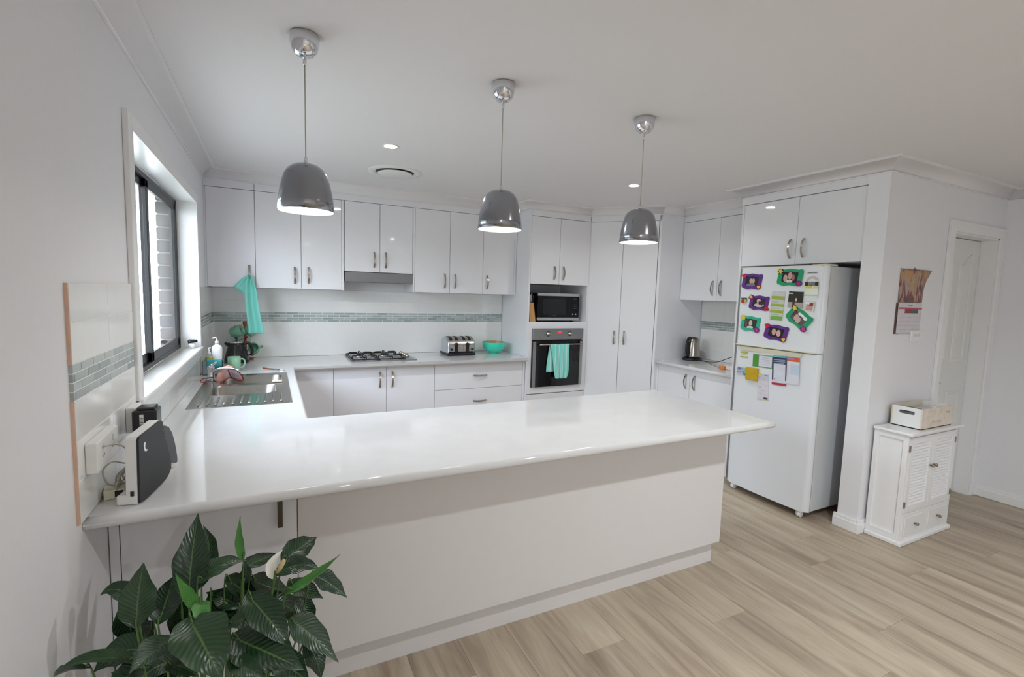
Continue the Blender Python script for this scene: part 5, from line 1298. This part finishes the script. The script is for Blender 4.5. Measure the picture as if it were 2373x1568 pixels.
# mug tree and mugs
mt = thing('mug_tree', 'brown wooden mug tree behind the black kettle', 'mug tree', (.262, -.125, BT+.0005))
bm = NB(); lathe(bm, [(.065, 0), (.065, .012), (.05, .018), (.012, .02), (.012, .30), (.018, .315), (.016, .335), (0, .34)], 24); obj('post', bm, WOODD, mt, local=True)
arms = [(0.1, .30, .085), (3.5, .295, .085), (1.9, .22, .07), (5.0, .21, .08), (.5, .10, .08), (5.6, .06, .11)]
for a, z, L in arms:
    bm = NB(); tube(bm, [(0, 0, z-.03), (L*math.cos(a), L*math.sin(a), z)], [.007, .006], 8); obj('peg', bm, WOODD, mt, local=True)
def mug(loc, M3, label, r=.042, h=.09, m=None):
    M = Matrix.Translation(loc) @ M3
    t = thing('mug', label, 'mug', M=M, group='pale green mugs')
    bm = NB(); lathe(bm, [(r*.72, 0), (r*.9, .01), (r, h*.4), (r, h), (r-.004, h), (r-.005, h*.4), (r*.7, .008), (0, .008)], 32); obj('cup', bm, m or GREENC, t, local=True)
    bm = NB(); tube(bm, catmull([(r-.003, 0, h*.85), (r+.022, 0, h*.8), (r+.028, 0, h*.5), (r+.016, 0, h*.25), (r-.006, 0, h*.2)], 4), .0055, 8); obj('handle', bm, m or GREENC, t, local=True)
    return t
Ry = lambda a: Matrix.Rotation(a, 4, 'Y')
Rx = lambda a: Matrix.Rotation(a, 4, 'X')
mug((.160, -.16, 1.135), Ry(1.2) @ Rx(.3), 'green mug hanging highest on the mug tree, behind the kettle lid', r=.048, h=.095)
mug((.335, -.13, 1.125), Ry(-.9) @ Rx(-.4), 'green mug hanging at the right of the mug tree under the peg')
mug((.335, -.14, .985), Ry(-.3) @ Rx(1.2), 'green mug hanging low on the mug tree, beside the kettle handle', r=.045)
mug((.212, -.74, BT+.0008), Matrix.Rotation(-.1, 4, 'Z'), 'large pale green mug standing on the bench behind the sink', r=.044, h=.105, m=mat('celadon', '97c8a8', .25))
# tea towel hung on tap
tcl = bmesh.new(); nu, nv = 14, 12
def tq(u, v):
    # from the peak over the tap down into the bowl
    top = Vector((.20+.05*(u-.5), -1.13, 1.0-.02*abs(u-.5)))
    bl, br_ = Vector((.125, -1.20, .905)), Vector((.292, -1.10, .895))
    bot = bl.lerp(br_, u)
    p = top.lerp(bot, v); p.z += .018*math.sin(v*PI)-.012*math.sin(u*3*PI)*v
    p.y -= .02*math.sin(u*2.5*PI)*v+.015*math.sin(v*PI); return p
g = [[tcl.verts.new(tq(i/nu, j/nv)) for i in range(nu+1)] for j in range(nv+1)]
for j in range(nv):
    for i in range(nu):
        f = tcl.faces.new((g[j][i], g[j][i+1], g[j+1][i+1], g[j+1][i])); f.smooth = True
        f.material_index = 1 if (i/nu > .35 and j/nv > .35) else 0
edge_pts = [tq(i/nu, 1) for i in range(nu+1)] + [tq(1, 1-j/nv) for j in range(1, nv)]
mid_pts = [tq(.35+.2*(j/nv), j/nv) for j in range(4, nv+1)]
cl = thing('dish_cloth', 'pink dish cloth with red trim draped over the kitchen tap', 'cloth', (.2, -1.13, .90))
o = obj('cloth', tcl, [PINK, PINK2], cl); o.modifiers.new('s', 'SOLIDIFY').thickness = .003
bm = NB(); tube(bm, edge_pts, .0035, 6); tube(bm, mid_pts, .0035, 6); obj('red_trim', bm, RED, cl)
bm = NB(); tube(bm, catmull([(.12, -1.19, .93), (.06, -1.21, .925), (.05, -1.24, .91), (.085, -1.25, .909)]), .003, 6); obj('tie', bm, RED, cl)
# utensils on the bench behind the sink
o_ = thing('bread_knife', 'small knife with a brown handle lying on the bench behind the sink', 'knife', (.48, -.80, BT))
bm = NB(); tube(bm, [(.407, -.70, .9055), (.455, -.76, .9055)], [.006, .005], 8, flat=.004); obj('handle', bm, WOODD, o_)
bm = NB(); tube(bm, [(.455, -.76, .9042), (.52, -.82, .9042), (.56, -.85, .904)], [.006, .007, .003], 8, flat=.0012); obj('blade', bm, bpy.data.materials['knife_steel'], o_)
o = bx('soap_bar', mat('cream_soap', 'e9e2cc', .5), (.47, .53, -1.363, -1.345, .9042, .916), None, bev=.004, seg=3); setp(o, 'narrow cream scrubbing block resting between the sink bowls', 'soap')
# towel hanging on the corner cabinet handle
bm = NB(); n = 18; rows = []
def trow(c, wd, z, y, tw=0): 
    rows.append([bm.verts.new((c+wd*(i/n-.5), y-.018*math.sin(i/n*PI*2.2+tw)-.006*math.sin(i/n*9+tw), z+.0*i)) for i in range(n+1)])
for c, wd, z, y, tw in ((.312, .02, 1.636, -.378, 0), (.312, .05, 1.60, -.375, .2), (.318, .085, 1.54, -.372, .4), (.322, .095, 1.46, -.372, .6), (.33, .10, 1.36, -.372, .8), (.345, .105, 1.26, -.372, 1.0), (.358, .115, 1.18, -.372, 1.2), (.355, .12, 1.15, -.372, 1.3)): trow(c, wd, z, y, tw)
for a, b in zip(rows, rows[1:]):
    for i in range(n): f = bm.faces.new((a[i], a[i+1], b[i+1], b[i])); f.smooth = True
ht = thing('hand_towel', 'plain aqua towel hung from the corner wall cabinet handle', 'towel', (.33, -.372, 1.4))
o = obj('hanging_fold', bm, AQUA, ht); s = o.modifiers.new('s', 'SOLIDIFY'); s.thickness = .006; u = o.modifiers.new('u', 'SUBSURF'); u.levels = 1; u.render_levels = 1
bm = NB(); rows = []
for (x0, z0, x1, z1, y) in ((.312, 1.640, .312, 1.625, -.380), (.255, 1.60, .305, 1.55, -.372), (.215, 1.555, .30, 1.49, -.366), (.20, 1.53, .29, 1.465, -.362)):
    rows.append([bm.verts.new((x0+(x1-x0)*i/8, y-.008*math.sin(i*1.3), z0+(z1-z0)*i/8)) for i in range(9)])
for a, b in zip(rows, rows[1:]):
    for i in range(8): f = bm.faces.new((a[i], a[i+1], b[i+1], b[i])); f.smooth = True
o = obj('towel_corner', bm, AQUA, ht); s = o.modifiers.new('s', 'SOLIDIFY'); s.thickness = .006

# ------------------------------------------------------------------ peace lily
LEAVES = [((0.264, -3.5, 0.726), (0.27, -3.47, 0.821), (0.279, -3.4, 0.912), 0.104, 0),
((0.291, -3.48, 0.739), (0.304, -3.42, 0.804), (0.288, -3.38, 0.865), 0.059, 0),
((0.178, -3.62, 0.75), (0.18, -3.6, 0.816), (0.189, -3.58, 0.885), 0.094, 1),
((0.197, -3.5, 0.673), (0.21, -3.46, 0.716), (0.222, -3.42, 0.756), 0.089, 0),
((0.153, -3.5, 0.732), (0.111, -3.46, 0.766), (0.073, -3.46, 0.761), 0.059, 0),
((0.486, -3.46, 0.753), (0.539, -3.42, 0.766), (0.587, -3.38, 0.769), 0.093, 0),
((0.284, -3.5, 0.761), (0.336, -3.48, 0.79), (0.398, -3.46, 0.778), 0.062, 1),
((0.387, -3.46, 0.755), (0.426, -3.42, 0.75), (0.48, -3.38, 0.74), 0.059, 0),
((0.467, -3.5, 0.74), (0.527, -3.5, 0.756), (0.585, -3.5, 0.729), 0.071, 0),
((0.491, -3.58, 0.726), (0.555, -3.6, 0.766), (0.629, -3.62, 0.828), 0.036, 2),
((0.558, -3.55, 0.746), (0.603, -3.56, 0.719), (0.651, -3.58, 0.672), 0.069, 0),
((0.5, -3.52, 0.722), (0.543, -3.54, 0.701), (0.589, -3.56, 0.675), 0.066, 1),
((0.404, -3.62, 0.773), (0.45, -3.68, 0.736), (0.5, -3.72, 0.668), 0.099, 0),
((0.289, -3.68, 0.782), (0.325, -3.76, 0.763), (0.362, -3.8, 0.691), 0.139, 1),
((0.309, -3.64, 0.765), (0.284, -3.64, 0.809), (0.26, -3.64, 0.873), 0.039, 2),
((0.307, -3.64, 0.792), (0.314, -3.68, 0.789), (0.321, -3.7, 0.761), 0.047, 2),
((0.395, -3.56, 0.832), (0.386, -3.55, 0.877), (0.389, -3.54, 0.945), 0.027, 2),
((0.394, -3.56, 0.768), (0.4, -3.56, 0.798), (0.395, -3.56, 0.832), 0.036, 0),
((0.189, -3.66, 0.693), (0.145, -3.74, 0.774), (0.113, -3.86, 0.848), 0.055, 1),
((0.262, -3.66, 0.73), (0.233, -3.74, 0.761), (0.203, -3.8, 0.765), 0.079, 1),
((0.37, -3.66, 0.697), (0.443, -3.72, 0.679), (0.527, -3.76, 0.631), 0.137, 0),
((0.5, -3.6, 0.661), (0.549, -3.62, 0.623), (0.618, -3.66, 0.545), 0.093, 1),
((0.525, -3.54, 0.697), (0.545, -3.56, 0.648), (0.566, -3.58, 0.599), 0.061, 0),
((0.359, -3.6, 0.687), (0.403, -3.62, 0.703), (0.455, -3.64, 0.669), 0.058, 1),
((0.255, -3.74, 0.723), (0.289, -3.78, 0.735), (0.32, -3.8, 0.716), 0.053, 1),
((0.367, -3.72, 0.678), (0.407, -3.76, 0.676), (0.446, -3.8, 0.665), 0.059, 1),
((0.535, -3.6, 0.588), (0.563, -3.62, 0.551), (0.575, -3.64, 0.494), 0.071, 0),
((0.122, -3.72, 0.744), (0.114, -3.8, 0.804), (0.122, -3.9, 0.863), 0.044, 0),
((0.201, -3.74, 0.732), (0.195, -3.8, 0.757), (0.182, -3.84, 0.772), 0.069, 0),
((0.135, -3.44, 0.716), (0.122, -3.42, 0.642), (0.131, -3.42, 0.556), 0.093, 0),
((0.18, -3.46, 0.659), (0.156, -3.44, 0.604), (0.136, -3.44, 0.569), 0.093, 0),
((0.309, -3.46, 0.71), (0.323, -3.44, 0.647), (0.352, -3.42, 0.582), 0.101, 0),
((0.344, -3.46, 0.74), (0.388, -3.44, 0.682), (0.431, -3.42, 0.632), 0.089, 0),
((0.403, -3.44, 0.714), (0.455, -3.42, 0.662), (0.51, -3.4, 0.627), 0.086, 0),
((0.379, -3.48, 0.657), (0.343, -3.46, 0.68), (0.296, -3.44, 0.698), 0.074, 0),
((0.485, -3.46, 0.642), (0.508, -3.44, 0.587), (0.503, -3.44, 0.542), 0.077, 0),
((0.242, -3.46, 0.699), (0.24, -3.44, 0.62), (0.249, -3.42, 0.552), 0.087, 0),
((0.454, -3.64, 0.605), (0.5, -3.68, 0.584), (0.542, -3.72, 0.561), 0.091, 0)]
pt = thing('peace_lily', 'peace lily with broad dark leaves and one white bloom in a pot before the peninsula', 'plant', (.31, -3.60, 0))
bm = NB(); lathe(bm, [(.105, 0), (.115, .01), (.145, .27), (.155, .275), (.155, .30), (.143, .30), (.135, .26), (0, .26)], 40); obj('pot', bm, POTM, pt, local=True)
bm = NB(); lathe(bm, [(.136, .262), (.06, .272), (0, .27)], 30, cap=False); obj('soil', bm, SOIL, pt, local=True)
PC = Vector((.31, -3.60, .27))
def leafmesh(b, m, t, wd, hint):
    b, m, t = Vector(b), Vector(m), Vector(t)
    ctrl = 2*m-.5*(b+t); n = 14; rows = []; bm = NB(); uvl = bm.loops.layers.uv.new('UVMap')
    view = Vector((.47, -4.94, 1.55))
    for i in range(n+1):
        s = i/n; p = (1-s)**2*b+2*s*(1-s)*ctrl+s*s*t
        d = (2*(1-s)*(ctrl-b)+2*s*(t-ctrl)).normalized()
        up = Vector((hint.x*.6, hint.y*.6, 1.0)).normalized() + (view-p).normalized()*1.0
        side = d.cross(up).normalized(); nrm = side.cross(d).normalized()
        w_ = wd*.40*(math.sin(PI*min(1, s*.985+.012)**.80))**.9*(1-.45*s**5)*(1+.06*math.sin(s*19+b.x*90))
        if i == n: w_ = .0008
        row = []
        for k in range(-3, 4):
            q = k/3
            row.append((bm.verts.new(p+side*q*w_+nrm*(.16*w_*q*q*1.6 + .09*w_*math.sin(s*13+k*1.3+b.x*70)*abs(q))-nrm*.06*w_*(1 if k == 0 else 0)), (q*.5+.5, s)))
        rows.append(row)
    for a, c in zip(rows, rows[1:]):
        for k in range(6):
            f = bm.faces.new((a[k][0], a[k+1][0], c[k+1][0], c[k][0])); f.smooth = True
            for lp, (_, (uu, vv)) in zip(f.loops, (a[k], a[k+1], c[k+1], c[k])):
                lp[uvl].uv = (uu, vv*2.2 - abs(uu-.5)*.9)
    return bm
for k in range(26):
    a = R_.uniform(0, 2*PI); rr = R_.uniform(.06, .13); z = R_.uniform(.40, .66)
    b_ = Vector((.31+rr*math.cos(a), -3.53+rr*.6*math.sin(a), z)); L = R_.uniform(.13, .2)
    t_ = b_+Vector((L*math.cos(a)*.8, L*math.sin(a)*.5, -.06+R_.uniform(-.05, .05)))
    m_ = (b_+t_)/2+Vector((0, 0, .03))
    for q in (b_, m_, t_): q.x = max(.03, min(.56, q.x)); q.y = min(-3.40, max(-3.72, q.y))
    LEAVES.append((tuple(b_), tuple(m_), tuple(t_), R_.uniform(.07, .1), 0))
for i, (b, m, t, wd, sh) in enumerate(LEAVES):
    hint = Vector((b[0]-PC.x, b[1]-PC.y, 0))*-1
    lf = obj('leaf', leafmesh(b, m, t, wd, hint), (LEAFD, LEAFM, LEAFY)[sh], pt)
    bb = Vector(b); root = PC+Vector(((bb.x-PC.x)*.35, (bb.y-PC.y)*.35, 0)); root.x = max(.2, min(.42, root.x))
    midp = root.lerp(bb, .55)+Vector(((bb.x-PC.x)*.12, (bb.y-PC.y)*.12-.0, .03))
    midp.x = max(midp.x, .02)
    bm = NB(); tube(bm, catmull([root, midp, bb, bb.lerp(Vector(m), .3)], 4), [.0028]*4+[.0024]*4+[.0018]*5, 6); obj('leaf_stalk', bm, STEMM, pt)
fl = obj('spathe', leafmesh((.466, -3.58, .775), (.461, -3.585, .818), (.487, -3.58, .850), .034, Vector((0, -1, 0))), SPATHE, pt)
bm = NB(); tube(bm, [(.474, -3.592, .797), (.482, -3.594, .812), (.489, -3.594, .826), (.491, -3.594, .832)], [.004, .0062, .006, .002], 10); obj('spadix', bm, SPADIX, pt)
bm = NB(); tube(bm, catmull([(.38, -3.59, .27), (.43, -3.58, .55), (.458, -3.575, .72), (.470, -3.585, .80)], 5), .003, 6); obj('flower_stalk', bm, STEMM, pt)
